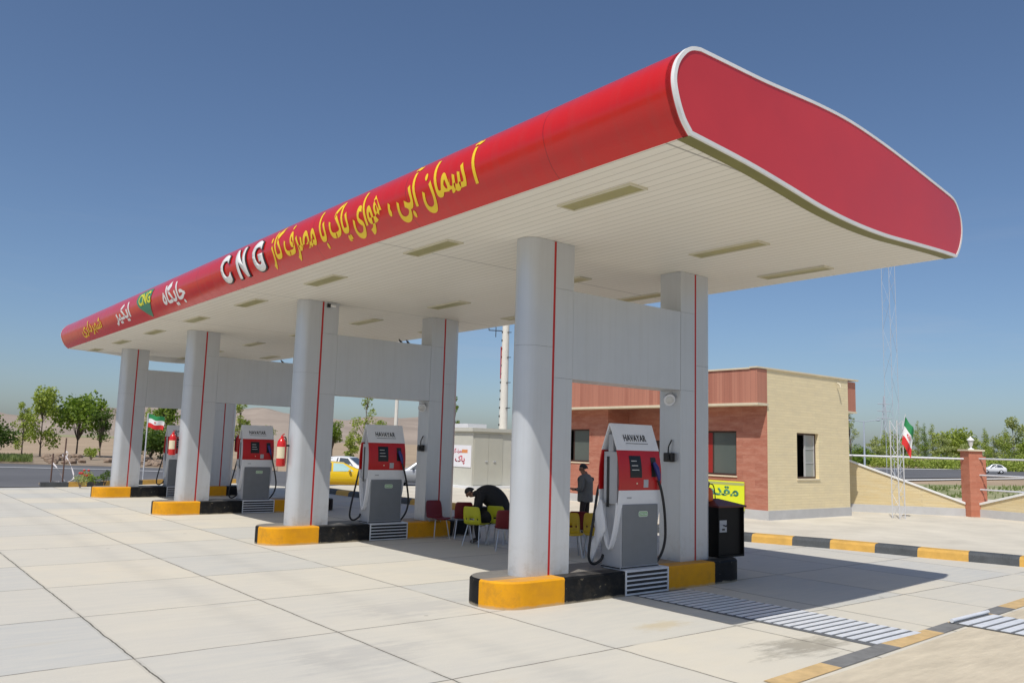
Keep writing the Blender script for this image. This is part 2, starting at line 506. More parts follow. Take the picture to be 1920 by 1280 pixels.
cladding_dirt(M['acp'])
M['stripe'] = mat('stripe_red', (0.42, 0.012, 0.014), 0.45)
M['dark'] = mat('dark_gap', (0.03, 0.03, 0.03), 0.8)
M['island'] = island_material()
M['steel'] = mat('grate_steel', (0.72, 0.74, 0.77), 0.45, metal=0.1, var=0.12, vscale=5)
M['steel_dark'] = mat('drain_dark', (0.12, 0.125, 0.13), 0.8)
M['pump_white'] = mat('pump_white', (0.72, 0.73, 0.75), 0.35, var=0.05, vscale=4)
M['pump_red'] = mat('pump_red', (0.48, 0.008, 0.01), 0.32, var=0.08, vscale=4)
M['pump_grey'] = mat('pump_grey', (0.19, 0.2, 0.21), 0.45, metal=0.1, var=0.1, vscale=3)
M['pump_side'] = mat('pump_side_grey', (0.42, 0.43, 0.45), 0.5, metal=0.1, var=0.08, vscale=3)
M['black'] = mat('black_plastic', (0.012, 0.012, 0.013), 0.45)
M['rubber'] = mat('rubber', (0.014, 0.014, 0.015), 0.6)
M['screen'] = mat('display_glass', (0.012, 0.011, 0.011), 0.3, spec=0.4)
M['ink'] = mat('ink_black', (0.02, 0.02, 0.022), 0.5)
M['ink_light'] = mat('ink_light', (0.55, 0.55, 0.52), 0.5)
M['blue'] = mat('nozzle_blue', (0.02, 0.025, 0.16), 0.4)
M['sticker_green'] = mat('sticker_green', (0.3, 0.5, 0.26), 0.5)
M['sticker_pale'] = mat('sticker_pale', (0.6, 0.68, 0.56), 0.5)
M['letter_yellow'] = mat('letter_yellow', (0.85, 0.58, 0.02), 0.5)
M['letter_white'] = mat('letter_white', (0.8, 0.8, 0.78), 0.4)
M['letter_rim'] = mat('letter_side', (0.03, 0.025, 0.03), 0.5)  # dark outline and sides of the raised white letters
M['logo_green'] = mat('logo_green', (0.05, 0.22, 0.13), 0.5)
M['logo_yellow'] = mat('logo_yellow', (0.68, 0.66, 0.03), 0.5)
M['beige_x'] = brick_material('beige_brick', (0.84, 0.72, 0.46), (0.8, 0.68, 0.43), (0.72, 0.6, 0.37), 0.9, 0.085, 'x', (0.7, 0.6, 0.4), 0.007)
M['beige_d'] = brick_material('beige_brick_wall', (0.68, 0.57, 0.35), (0.64, 0.53, 0.32), (0.58, 0.48, 0.3), 0.9, 0.1, 'd', (0.62, 0.48, 0.25), 0.007)
M['red_y'] = brick_material('red_travertine', (0.46, 0.185, 0.125), (0.38, 0.14, 0.095), (0.36, 0.15, 0.11), 0.9, 0.24, 'y', (0.56, 0.28, 0.2), 0.004)
M['red_d'] = brick_material('red_brick_pillar', (0.5, 0.19, 0.12), (0.44, 0.155, 0.095), (0.4, 0.16, 0.11), 0.5, 0.2, 'd', (0.54, 0.24, 0.16), 0.005)
M['parapet'] = plank_material('parapet_planks', (0.53, 0.24, 0.165), (0.37, 0.145, 0.1), 0.19)
M['cream'] = mat('cream_trim', (0.7, 0.62, 0.45), 0.7, var=0.1, vscale=3)
M['plinth'] = mat('plinth_stone', (0.5, 0.5, 0.5), 0.7, var=0.12, vscale=2)
M['frame_brown'] = mat('window_frame_brown', (0.055, 0.03, 0.022), 0.5)
M['glass'] = mat('window_glass', (0.1, 0.12, 0.11), 0.08, spec=0.6)
M['glass_pale'] = mat('window_glass_pale', (0.3, 0.32, 0.3), 0.12, spec=0.6)
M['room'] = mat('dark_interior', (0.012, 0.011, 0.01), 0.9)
M['sash_red'] = mat('sash_red', (0.3, 0.02, 0.015), 0.5)
M['banner'] = mat('banner_yellow', (0.62, 0.78, 0.02), 0.6, var=0.25, vscale=1.5, col2=(0.78, 0.74, 0.02))
M['banner_edge'] = mat('banner_edge', (0.4, 0.44, 0.16), 0.6)
M['kiosk'] = mat('kiosk_panel', (0.55, 0.54, 0.47), 0.55, var=0.08, vscale=1.2)
M['kiosk_door'] = mat('kiosk_door', (0.5, 0.49, 0.42), 0.5, var=0.06, vscale=1)
M['mono'] = mat('mast_white', (0.74, 0.7, 0.62), 0.6, var=0.1, vscale=1)
M['galv'] = mat('galvanised', (0.62, 0.63, 0.66), 0.45, metal=0.2, var=0.1, vscale=6)
M['pale'] = mat('haze_tinted_steel', (0.42, 0.47, 0.54), 0.7)  # grey-blue close to the sky's: fading with distance is put into the colour
M['chair_yellow'] = mat('chair_yellow', (0.46, 0.46, 0.015), 0.4, var=0.08, vscale=8)
M['chair_amber'] = mat('chair_amber', (0.5, 0.33, 0.01), 0.4, var=0.08, vscale=8)
M['chair_red'] = mat('chair_red', (0.16, 0.008, 0.012), 0.4, var=0.1, vscale=8)
M['chrome'] = mat('chair_leg_steel', (0.5, 0.5, 0.5), 0.3, metal=0.7)
M['skin'] = mat('skin', (0.25, 0.13, 0.085), 0.55, var=0.1, vscale=20)
M['hair'] = mat('hair', (0.012, 0.01, 0.009), 0.5, bump=0.5, bscale=120)
M['blazer'] = mat('blazer_grey', (0.15, 0.147, 0.14), 0.85, var=0.2, vscale=30, bump=0.4, bscale=14)
M['trousers'] = mat('trousers_dark', (0.03, 0.022, 0.02), 0.85, var=0.2, vscale=25, bump=0.4, bscale=14)
M['shoe'] = mat('shoe', (0.1, 0.085, 0.075), 0.5)
M['coat'] = mat('coat_black', (0.014, 0.014, 0.016), 0.8, var=0.3, vscale=20, bump=0.4, bscale=14)
M['lid_red'] = mat('lid_dark_red', (0.085, 0.012, 0.01), 0.45)
M['cab_black'] = mat('cabinet_black', (0.005, 0.0045, 0.0045), 0.5, var=0.2, vscale=4, spec=0.25)
M['orange'] = mat('canister_orange', (0.72, 0.12, 0.01), 0.4)
M['ext_red'] = mat('extinguisher_red', (0.55, 0.012, 0.012), 0.25, spec=0.6)
M['label_cream'] = mat('label_cream', (0.68, 0.6, 0.42), 0.6)
M['car_yellow'] = mat('car_yellow', (0.75, 0.5, 0.01), 0.25, coat=0.5)
M['car_white'] = mat('car_white', (0.75, 0.75, 0.75), 0.25, coat=0.5)
M['car_silver'] = mat('car_silver', (0.42, 0.44, 0.46), 0.3, metal=0.4, coat=0.5)
M['car_glass'] = mat('car_glass', (0.05, 0.065, 0.075), 0.06, spec=0.8)
M['sunshade'] = mat('car_sunshade', (0.3, 0.5, 0.5), 0.5)
M['lamp_glass'] = mat('lamp_glass', (0.6, 0.6, 0.58), 0.2)
M['tail'] = mat('tail_lamp', (0.35, 0.02, 0.02), 0.3)
M['flag_green'] = mat('flag_green', (0.02, 0.22, 0.07), 0.75)
M['flag_white'] = mat('flag_white', (0.75, 0.75, 0.75), 0.75)
M['flag_red'] = mat('flag_red', (0.6, 0.02, 0.02), 0.75)
M['post_brown'] = mat('post_brown', (0.12, 0.065, 0.05), 0.7, var=0.3, vscale=8)
M['tape'] = mat('tape_white', (0.72, 0.68, 0.7), 0.6)
M['bark'] = mat('bark', (0.16, 0.12, 0.09), 0.9, var=0.4, vscale=6, bump=0.5, bscale=14, stretch=(1, 1, 0.3))
M['leaf_dark'] = leaf_material('leaf_dark', (0.045, 0.09, 0.014), (0.14, 0.21, 0.04))
M['leaf_mid'] = leaf_material('leaf_mid', (0.1, 0.17, 0.022), (0.27, 0.36, 0.055))
M['leaf_light'] = leaf_material('leaf_light', (0.23, 0.29, 0.05), (0.46, 0.52, 0.12))
M['leaf_pale'] = leaf_material('leaf_pale', (0.29, 0.33, 0.12), (0.5, 0.53, 0.24))
M['grass'] = leaf_material('grass_blades', (0.14, 0.19, 0.05), (0.3, 0.34, 0.14))
M['flower'] = mat('flower_red', (0.55, 0.05, 0.04), 0.6)
M['rock'] = mat('rock', (0.3, 0.22, 0.16), 0.9, var=0.4, vscale=5, bump=0.6, bscale=12)
M['poster'] = mat('poster_white', (0.78, 0.77, 0.8), 0.6)
M['poster_red'] = mat('poster_red', (0.55, 0.06, 0.1), 0.6)
M['poster_orange'] = mat('poster_orange', (0.7, 0.27, 0.1), 0.6)
M['bird'] = mat('bird_dark', (0.04, 0.04, 0.045), 0.7)


# ------------------------------------------------------------------ mesh helpers
class MB:
    def __init__(self):
        self.v, self.f, self.m = [], [], []

    def face(self, pts, mi=0):
        b = len(self.v)
        self.v += [tuple(p) for p in pts]
        self.f.append(tuple(range(b, b + len(pts))))
        self.m.append(mi)
        return self

    def add(self, verts, faces, mi=0):
        b = len(self.v)
        self.v += [tuple(p) for p in verts]
        for f in faces:
            self.f.append(tuple(i + b for i in f))
            self.m.append(mi)
        return self

    def box(self, x0, x1, y0, y1, z0, z1, mi=0):
        v = [(x0, y0, z0), (x1, y0, z0), (x1, y1, z0), (x0, y1, z0), (x0, y0, z1), (x1, y0, z1), (x1, y1, z1), (x0, y1, z1)]
        return self.add(v, [(0, 3, 2, 1), (4, 5, 6, 7), (0, 1, 5, 4), (1, 2, 6, 5), (2, 3, 7, 6), (3, 0, 4, 7)], mi)

    def prism(self, poly, z0, z1, mi=0):
        """poly: counter-clockwise (x, y) outline"""
        n = len(poly)
        v = [(x, y, z0) for x, y in poly] + [(x, y, z1) for x, y in poly]
        f = [tuple(range(n - 1, -1, -1)), tuple(range(n, 2 * n))] + [(i, (i + 1) % n, n + (i + 1) % n, n + i) for i in range(n)]
        return self.add(v, f, mi)

    def loft(self, rings, mi=0, closed=True, cap=True):
        n = len(rings[0])
        v = [p for r in rings for p in r]
        f = []
        for k in range(len(rings) - 1):
            for i in range(n if closed else n - 1):
                j = (i + 1) % n
                f.append((k * n + i, k * n + j, (k + 1) * n + j, (k + 1) * n + i))
        if cap and closed:
            f.append(tuple(range(n - 1, -1, -1)))
            f.append(tuple((len(rings) - 1) * n + i for i in range(n)))
        return self.add(v, f, mi)

    def tube(self, pts, rad, seg=8, mi=0):
        pts = [Vector(p) for p in pts]
        rads = rad if isinstance(rad, (list, tuple)) else [rad] * len(pts)
        t0 = (pts[1] - pts[0]).normalized()
        up = Vector((0, 0, 1)) if abs(t0.z) < 0.9 else Vector((1, 0, 0))
        a = t0.cross(up).normalized()
        rings = []
        for i, p in enumerate(pts):
            t = (pts[min(i + 1, len(pts) - 1)] - pts[max(i - 1, 0)]).normalized()
            a = (a - t * a.dot(t)).normalized()
            b = t.cross(a)
            rings.append([p + (a * math.cos(2 * math.pi * k / seg) + b * math.sin(2 * math.pi * k / seg)) * rads[i] for k in range(seg)])
        return self.loft(rings, mi)

    def lathe(self, prof, seg=16, c=(0, 0, 0), mi=0):
        """prof: (radius, z) from bottom to top"""
        rings = [[(c[0] + r * math.cos(2 * math.pi * k / seg), c[1] + r * math.sin(2 * math.pi * k / seg), c[2] + z) for k in range(seg)] for r, z in prof]
        return self.loft(rings, mi)

    def ball(self, c, r, seg=10, mi=0, s=(1, 1, 1)):
        rings = []
        for i in range(1, seg):
            a = math.pi * i / seg
            rings.append([(c[0] + s[0] * r * math.sin(a) * math.cos(2 * math.pi * k / seg), c[1] + s[1] * r * math.sin(a) * math.sin(2 * math.pi * k / seg), c[2] - s[2] * r * math.cos(a)) for k in range(seg)])
        return self.loft(rings, mi)

    def build(self, name, mats, parent=None, smooth=35, bevel=0.0, world_in=None, weld=True):
        me = bpy.data.meshes.new(name)
        me.from_pydata(self.v, [], self.f)
        for m in (mats if isinstance(mats, (list, tuple)) else [mats]):
            me.materials.append(m)
        me.polygons.foreach_set('material_index', self.m)
        bm = bmesh.new()
        bm.from_mesh(me)
        if weld:
            bmesh.ops.remove_doubles(bm, verts=bm.verts, dist=1e-5)
        bmesh.ops.recalc_face_normals(bm, faces=bm.faces) if weld else None
        if bevel:
            es = [e for e in bm.edges if len(e.link_faces) == 2 and e.calc_face_angle(0) > R(40)]
            bmesh.ops.bevel(bm, geom=es, offset=bevel, segments=2, affect='EDGES', profile=0.6, clamp_overlap=True)
        if world_in is not None:
            bm.transform(world_in.matrix_basis.inverted())
        bm.to_mesh(me)
        bm.free()
        if smooth:
            me.polygons.foreach_set('use_smooth', [True] * len(me.polygons))
            me.set_sharp_from_angle(angle=R(smooth))
        o = bpy.data.objects.new(name, me)
        COL.objects.link(o)
        if parent is not None:
            o.parent = parent
        return o


def tag(o, label=None, cat=None, group=None, kind=None):
    if label: o['label'] = label
    if cat: o['category'] = cat
    if group: o['group'] = group
    if kind: o['kind'] = kind
    return o


def thing(name, label, cat, loc=(0, 0, 0), rz=0.0, group=None):
    o = bpy.data.objects.new(name, None)
    o.empty_display_size = 0.3
    o.location = loc
    o.rotation_euler = (0, 0, rz)
    COL.objects.link(o)
    bpy.context.view_layer.update() if False else None
    o.matrix_basis = Matrix.Translation(Vector(loc)) @ Matrix.Rotation(rz, 4, 'Z')
    return tag(o, label, cat, group)


def kids(o):
    return [c for c in bpy.data.objects if c.parent is o]


def dup(root, loc, rz, label, group=None):
    def rec(o, parent):
        c = o.copy()
        COL.objects.link(c)
        if parent is not None:
            c.parent = parent
        for k in kids(o):
            rec(k, c)
        return c
    r = rec(root, None)
    r.matrix_basis = Matrix.Translation(Vector(loc)) @ Matrix.Rotation(rz, 4, 'Z')
    r['label'] = label
    if group: r['group'] = group
    return r


def structure(mb, name, m, **k):
    return tag(mb.build(name, m, **k), kind='structure')


# ------------------------------------------------------------------ lettering
FORMS = {'ا': (0xFE8D, 0xFE8E), 'آ': (0xFE81, 0xFE82), 'ب': (0xFE8F, 0xFE90, 0xFE91, 0xFE92), 'پ': (0xFB56, 0xFB57, 0xFB58, 0xFB59),
         'ت': (0xFE95, 0xFE96, 0xFE97, 0xFE98), 'ج': (0xFE9D, 0xFE9E, 0xFE9F, 0xFEA0), 'د': (0xFEA9, 0xFEAA), 'ر': (0xFEAD, 0xFEAE),
         'ز': (0xFEAF, 0xFEB0), 'س': (0xFEB1, 0xFEB2, 0xFEB3, 0xFEB4), 'ش': (0xFEB5, 0xFEB6, 0xFEB7, 0xFEB8), 'ص': (0xFEB9, 0xFEBA, 0xFEBB, 0xFEBC),
         'ف': (0xFED1, 0xFED2, 0xFED3, 0xFED4), 'ق': (0xFED5, 0xFED6, 0xFED7, 0xFED8), 'ک': (0xFB8E, 0xFB8F, 0xFB90, 0xFB91),
         'گ': (0xFB92, 0xFB93, 0xFB94, 0xFB95), 'م': (0xFEE1, 0xFEE2, 0xFEE3, 0xFEE4), 'ن': (0xFEE5, 0xFEE6, 0xFEE7, 0xFEE8),
         'ه': (0xFEE9, 0xFEEA, 0xFEEB, 0xFEEC), 'و': (0xFEED, 0xFEEE), 'ی': (0xFBFC, 0xFBFD, 0xFBFE, 0xFBFF)}


def shape_fa(t):
    out = []
    for i, c in enumerate(t):
        if c not in FORMS:
            out.append(c)
            continue
        pj = i > 0 and len(FORMS.get(t[i - 1], ())) == 4
        nj = i + 1 < len(t) and t[i + 1] in FORMS and len(FORMS[c]) == 4
        out.append(chr(FORMS[c][(3 if nj else 1) if pj else (2 if nj else 0)]))
    return ''.join(reversed(out))


def text_bm(body, bold=0.0, shear=0.0, space=1.0):
    """lettering as a flat bmesh scaled to a 1 x 1 box with its lower left at the origin; also its width / height"""
    cu = bpy.data.curves.new('lettering', 'FONT')
    cu.body = body
    cu.offset = bold
    cu.shear = shear
    cu.space_character = space
    cu.resolution_u = 6
    o = bpy.data.objects.new('lettering', cu)
    COL.objects.link(o)
    bpy.context.view_layer.update()
    dg = bpy.context.evaluated_depsgraph_get()
    me = bpy.data.meshes.new_from_object(o.evaluated_get(dg))
    bm = bmesh.new()
    bm.from_mesh(me)
    bpy.data.objects.remove(o)
    bpy.data.curves.remove(cu)
    bpy.data.meshes.remove(me)
    xs = [v.co.x for v in bm.verts]
    ys = [v.co.y for v in bm.verts]
    w, h = max(xs) - min(xs), max(ys) - min(ys)
    x0, y0 = min(xs), min(ys)
    for v in bm.verts:
        v.co = Vector(((v.co.x - x0) / w, (v.co.y - y0) / h, 0))
    return bm


def bm_object(bm, name, m, parent=None):
    me = bpy.data.meshes.new(name)
    for f in bm.faces:
        f.material_index = 0
    bm.to_mesh(me)
    bm.free()
    me.materials.clear()
    for x in (m if isinstance(m, (list, tuple)) else [m]):
        me.materials.append(x)
    o = bpy.data.objects.new(name, me)
    COL.objects.link(o)
    if parent is not None:
        o.parent = parent
    return o


def flat_text(body, name, m, parent, origin, ux, uy, bold=0.0, shear=0.0, thick=0.002, space=1.0):
    """lettering on a plane: origin is its lower left, ux and uy its full width and height vectors (in the parent's space)"""
    bm = text_bm(body, bold, shear, space)
    origin, ux, uy = Vector(origin), Vector(ux), Vector(uy)
    nrm = ux.cross(uy).normalized()
    r = bmesh.ops.extrude_face_region(bm, geom=bm.faces[:])
    for e in r['geom']:
        if isinstance(e, bmesh.types.BMVert):
            e.co.z = 1
    for v in bm.verts:
        v.co = origin + ux * v.co.x + uy * v.co.y + nrm * (v.co.z * thick)
    bmesh.ops.recalc_face_normals(bm, faces=bm.faces)
    return bm_object(bm, name, m, parent)


def spline(pts, n):
    """Catmull-Rom through pts"""
    pts = [Vector(p) for p in pts]
    out = []
    for i in range(len(pts) - 1):
        p0, p1, p2, p3 = pts[max(i - 1, 0)], pts[i], pts[i + 1], pts[min(i + 2, len(pts) - 1)]
        for k in range(n):
            t = k / n
            out.append(0.5 * ((2 * p1) + (p2 - p0) * t + (2 * p0 - 5 * p1 + 4 * p2 - p3) * t * t + (3 * p1 - p0 - 3 * p2 + p3) * t ** 3))
    out.append(pts[-1])
    return out


# ------------------------------------------------------------------ ground, roads, hills
g = MB()
gl = [-9000, -4000, -1800, -900, -450, -220, -100, -40, 0, 40, 80, 120, 200, 300, 450, 900, 1800, 4000, 9000]
g.loft([[(x, y, -0.16) for x in gl] for y in gl], closed=False, cap=False)
structure(g, 'ground', M['sand'], smooth=0)

KERB = [(13.6, -9), (11.6, -4.4), (10.95, -1.6), (10.62, -0.5), (10.42, 0.5), (10.1, 1.7), (9.45, 3.4), (9.0, 5.2), (8.45, 9.5), (7.95, 15), (7.8, 19), (7.85, 23.5), (8.3, 26.0)]
KS = [Vector((x, y, 0)) for x, y in KERB]
KS = spline(KS, 14)

deck = MB()
far = [G(-700, 908), G(0, 913.5), G(90, 914), G(180, 914), G(330, 906.5), G(600, 908)]
deck_poly = [(-60, -40), (60, -40), (60, 31)] + [(p.x, p.y) for p in reversed(far)] + [(-60, far[0].y)]
deck.face([(x, y, 0) for x, y in [(-60, -40), (40, -40), (40, 24.0), (9, 25.5), (7.0, 30.6), (3.2, 30.2), (0.1, 28.5), (-3.0, 28.2), (-40, 24.0), (-60, 24)]])
structure(deck, 'forecourt_deck', M['deck'], smooth=0)

pv = MB()
pv.prism([(p.x + 0.3, p.y) for p in KS if p.y < 24.6] + [(9.9, 25.5), (13.8, 24.3), (16, 26.5), (24, 27), (30, 22), (40, 5), (25, -12)], -0.15, 0.148)
structure(pv, 'pavement', M['pave'], smooth=0)

# kerb: painted segments about a metre long, sloped front
kb = MB()
acc, seg_i = 0.0, 0
prof = [(0, 0), (0.025, 0.14), (0.09, 0.19), (0.38, 0.195), (0.42, 0.14), (0.42, -0.02), (0, -0.02)]
for a, b in zip(KS[:-1], KS[1:]):
    d = (b - a).normalized()
    n = Vector((d.y, -d.x, 0))
    if n.x < 0: n = -n
    acc += (b - a).length
    rings = [[q + n * u + Vector((0, 0, w)) for u, w in prof] for q in (a, b)]
    kb.loft(rings, int(acc / 0.93 + 0.95) % 2, cap=False)
structure(kb, 'kerb', [M['paint_yellow'], M['paint_black']], smooth=0)

# the second apron beyond the painted line is rougher and creamier
ap = MB()
ap.face([(-60, -40, 0.004), (14, -40, 0.004), (13.2, -8, 0.004), (11.4, -4.2, 0.004), (5.6, -3.98, 0.004), (0.2, -4.34, 0.004), (-0.95, -4.38, 0.004), (-0.95, -40, 0.004)][1:])
structure(ap, 'rough_apron', M['rough_concrete'], smooth=0)
ln = MB()
xs = [-2.6, -0.9, 0.22, 1.66, 2.92, 3.66, 4.85, 5.6, 6.8, 8.2, 9.6, 11.0]
def liney(x): return -4.22 + 0.062 * (x + 0.9)
for i in range(len(xs) - 1):
    x0, x1 = xs[i], xs[i + 1]
    if x0 < -2: continue
    ln.face([(x0, liney(x0) - 0.12, 0.008), (x1, liney(x1) - 0.12, 0.008), (x1, liney(x1) + 0.12, 0.008), (x0, liney(x0) + 0.12, 0.008)], i % 2)
structure(ln, 'painted_line', [M['line_grey'], M['line_yellow']], smooth=0)

# stains of oil near the painted line
rd = MB()
def gq(pts, z): return [tuple(G(x, y, z)[:2]) + (z,) for x, y in pts]
def hz(px): return 807.98 + 0.02873 * px
def strip(mb, cols, z, mi=0):
    for (x0, n0, f0), (x1, n1, f1) in zip(cols[:-1], cols[1:]):
        mb.face([tuple(p) for p in gq([(x0, n0), (x1, n1), (x1, f1), (x0, f0)], z)], mi)
strip(rd, [(-6000, hz(-6000) + 130, hz(-6000) + 80), (-2500, hz(-2500) + 116, hz(-2500) + 71), (-500, 906, 862), (0, 913, 868.5), (200, 911, 874), (330, 907, 878), (560, 912, 884), (860, 918, 893)], -0.085)
rd.face(gq([(1330, 897), (1600, 897.5), (1780, 895.5), (1930, 893.5), (2200, 892), (2200, 880), (1920, 879.7), (1780, 878.4), (1600, 875.5), (1330, 873)], -0.08), 0)
structure(rd, 'road', M['asphalt'], smooth=0)
ml = MB()
ml.face(gq([(1600, 901.5), (1780, 899), (2000, 896), (2000, 894.8), (1780, 897.2), (1600, 899.2)], -0.044))
ml.face(gq([(1560, 877.8), (2000, 881.4), (2000, 880.6), (1560, 877)], -0.044))
structure(ml, 'road_marking', M['line_white'], smooth=0)
sh = MB()
strip(sh, [(-6000, hz(-6000) + 80, hz(-6000) + 58), (-2500, hz(-2500) + 71, hz(-2500) + 51), (-500, 862, 844)], -0.1)
sh.face(gq([(-500, 862), (0, 868), (200, 873.5), (310, 877.5), (520, 882), (520, 862), (310, 856), (0, 849), (-500, 844)], -0.1))
structure(sh, 'verge', M['verge'], smooth=0)
sc = MB()
sc.face(gq([(1560, 935), (1790, 945), (2000, 950), (2000, 912), (1790, 908), (1560, 905)], -0.08))
strip(sc, [(x, hz(x) + 7, hz(x) + 2.2) for x in (-300, -100, 60, 200, 330)], -0.08)
structure(sc, 'scrubland', M['scrub'], smooth=0)
mk = MB()
strip(mk, [(-6000, hz(-6000) + 90.5, hz(-6000) + 89.5), (-2500, hz(-2500) + 80, hz(-2500) + 79), (-500, 870.5, 869.5)], -0.06)
mk.face(gq([(-500, 869.5), (0, 874.5), (200, 879), (310, 883.2), (310, 884.2), (200, 880), (0, 875.5), (-500, 870.5)], -0.06))
structure(mk, 'pale_shoulder', M['plinth'], smooth=0)


def hill_range(name, az0, az1, dist, hs, depth=900, m='hill'):
    """ridge seen between two image columns at a distance; hs gives its heights"""
    mb = MB()
    rr = random.Random(len(hs))
    n = 170
    rows = []
    ctrl = [Vector((i / (len(hs) - 1), h, 0)) for i, h in enumerate(hs)]
    sp = spline(ctrl, 12)
    for k, fr in enumerate((0, 0.3, 0.62, 1.0, 1.5)):
        row = []
        for i in range(n + 1):
            t = i / n
            j = min(range(len(sp)), key=lambda q: abs(sp[q].x - t))
            px = az0 + (az1 - az0) * t
            d = CF + CR * ((px - 960) / FPX)
            d = Vector((d.x, d.y, 0)).normalized()
            z = sp[j].y * (0, 0.35, 0.75, 1, 0.4)[k] * (1 + 0.06 * math.sin(i * 0.9 + k) + 0.05 * rr.uniform(-1, 1) * (k < 3))
            row.append(CC + d * (dist + depth * (fr - 1)) + Vector((0, 0, z - CC.z - (5 if k == 0 else 0))))
        rows.append(row)
    mb.loft(rows, closed=False, cap=False)
    return structure(mb, name, M[m], smooth=60)


hill_range('hills', -1480, 960, 2600, [20, 48, 66, 55, 70, 84, 62, 58, 70, 64, 72, 75, 92, 108, 66, 48, 62, 78, 84, 92, 84, 70, 82, 66, 20], 1500)

# ------------------------------------------------------------------ canopy
NEAR_X, NEAR_Y = [-2.3, 5.2], [-3.99, -3.54]
FAR_X, FAR_Y = [-2.3, 5.2], [24.1, 24.55]


def interp(x, xs, ys):
    if x <= xs[0]: return ys[0]
    for i in range(len(xs) - 1):
        if x <= xs[i + 1]:
            return ys[i] + (ys[i + 1] - ys[i]) * (x - xs[i]) / (xs[i + 1] - xs[i])
    return ys[-1]


LEFT = [(-1.87, 5.17), (-2.0, 5.29), (-2.1, 5.47), (-2.145, 5.65), (-2.1, 5.83), (-1.98, 5.98), (-1.86, 6.06), (-1.72, 6.1)]
RIGHT = [(4.72, 6.1), (4.88, 6.07), (5.0, 6.0), (5.13, 5.84), (5.17, 5.66), (5.13, 5.48), (5.02, 5.3), (4.89, 5.17)]
TOP = [(-1.72, 6.1), (-1.3, 6.125), (-0.54, 6.17), (0.14, 6.23), (0.75, 6.28), (1.5, 6.31), (2.44, 6.28), (3.3, 6.22), (4.1, 6.155), (4.72, 6.1)]
BOTTOM = [(4.89, 5.17), (4.3, 5.14), (3.31, 5.07), (2.4, 5.005), (1.52, 4.985), (0.71, 5.01), (-0.06, 5.075), (-0.9, 5.135), (-1.87, 5.17)]
left_p = [(p.x, p.y) for p in spline([(x, z, 0) for x, z in LEFT], 5)]
right_p = [(p.x, p.y) for p in spline([(x, z, 0) for x, z in RIGHT], 5)]
top_p = [(p.x, p.y) for p in spline([(x, z, 0) for x, z in TOP], 4)]
SOF_Z = 5.17
bot_p = [(p.x, p.y) for p in spline([(x, z, 0) for x, z in BOTTOM], 5)]
cano = thing('canopy', 'long red and white station canopy with rounded edges and yellow lettering', 'canopy', (1.45, 11, 0))


def sheet(prof, nt_=40, eps=0.0):
    rows = []
    for k in range(nt_ + 1):
        t = k / nt_
        rows.append([(x, interp(x, NEAR_X, NEAR_Y) * (1 - t) + interp(x, FAR_X, FAR_Y) * t, z) for x, z in prof])
    return rows


fas = MB()
fas.loft(sheet(left_p), closed=False, cap=False)
fas.loft(sheet(right_p), closed=False, cap=False)
fas.build('fascia', M['fascia'], cano, world_in=cano, smooth=50)
rf = MB()
rf.loft(sheet(top_p), closed=False, cap=False)
rf.build('roof', M['roof'], cano, world_in=cano, smooth=50)
sof = MB()
sx = [-1.87 + (4.89 + 1.87) * i / 14 for i in range(15)]
sof.loft(sheet([(x, SOF_Z) for x in sx], 30), closed=False, cap=False)
sof.build('soffit', M['soffit'], cano, world_in=cano, smooth=0)
outline = left_p + top_p[1:] + right_p[1:] + bot_p[1:-1]
for XS, YS, s in ((NEAR_X, NEAR_Y, -1), (FAR_X, FAR_Y, 1)):
    # lens-shaped end board, hanging a little below the soffit in the middle
    ep = MB()
    ep.loft([[(x, interp(x, XS, YS) + s * d, z) for x, z in outline] for d in (-0.06, 0.05)])
    ep.build('end_panel', M['endred'], cano, world_in=cano, smooth=30)
    tr = MB()
    nL = len(outline)
    rings = []
    for i in range(nL):
        p, q, r_ = Vector(outline[i - 1]), Vector(outline[i]), Vector(outline[(i + 1) % nL])
        t = (r_ - p).normalized()
        nn = Vector((t.y, -t.x))
        if nn.dot(q - Vector((1.5, 5.65))) < 0: nn = -nn
        y = interp(q.x, XS, YS)
        a, b = q + nn * 0.006, q - nn * 0.034
        rings.append([(a.x, y + s * 0.056, a.y), (b.x, y + s * 0.058, b.y), (b.x, y + s * 0.03, b.y), (a.x, y + s * 0.015, a.y)])
    rings.append(rings[0])
    tr.loft(rings, cap=False)
    tr.build('trim', M['trim'], cano, world_in=cano, smooth=30)
    ol = MB()
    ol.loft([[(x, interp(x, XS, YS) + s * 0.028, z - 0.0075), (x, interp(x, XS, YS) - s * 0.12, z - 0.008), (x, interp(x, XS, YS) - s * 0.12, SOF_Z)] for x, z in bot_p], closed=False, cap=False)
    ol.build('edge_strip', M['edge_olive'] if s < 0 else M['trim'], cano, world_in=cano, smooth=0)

# recessed lights in the soffit: three rows
for rx in (-1.07, 2.13, 4.22):
    for k in range(8):
        y0 = -2.62 + 3.68 * k + (0.5 if rx > 0 else 0)
        if rx > 4 and k == 0: y0 += 0.2
        fr = MB()
        w, L_ = 0.15, 1.25
        z = SOF_Z - 0.012
        o, i_ = (rx - w, rx + w, y0, y0 + L_), (rx - w + 0.03, rx + w - 0.03, y0 + 0.03, y0 + L_ - 0.03)
        for a in ((o[0], i_[0], o[2], o[3]), (i_[1], o[1], o[2], o[3]), (i_[0], i_[1], o[2], i_[2]), (i_[0], i_[1], i_[3], o[3])):
            fr.box(a[0], a[1], a[2], a[3], z - 0.01, SOF_Z + 0.01)
        lt = fr.build('light_panel', M['diffuser_frame'], cano, world_in=cano, smooth=0)
        df = MB()
        df.box(i_[0], i_[1], i_[2], i_[3], z + 0.001, SOF_Z + 0.005)
        df.build('diffuser', M['diffuser'], lt, world_in=cano, smooth=0)

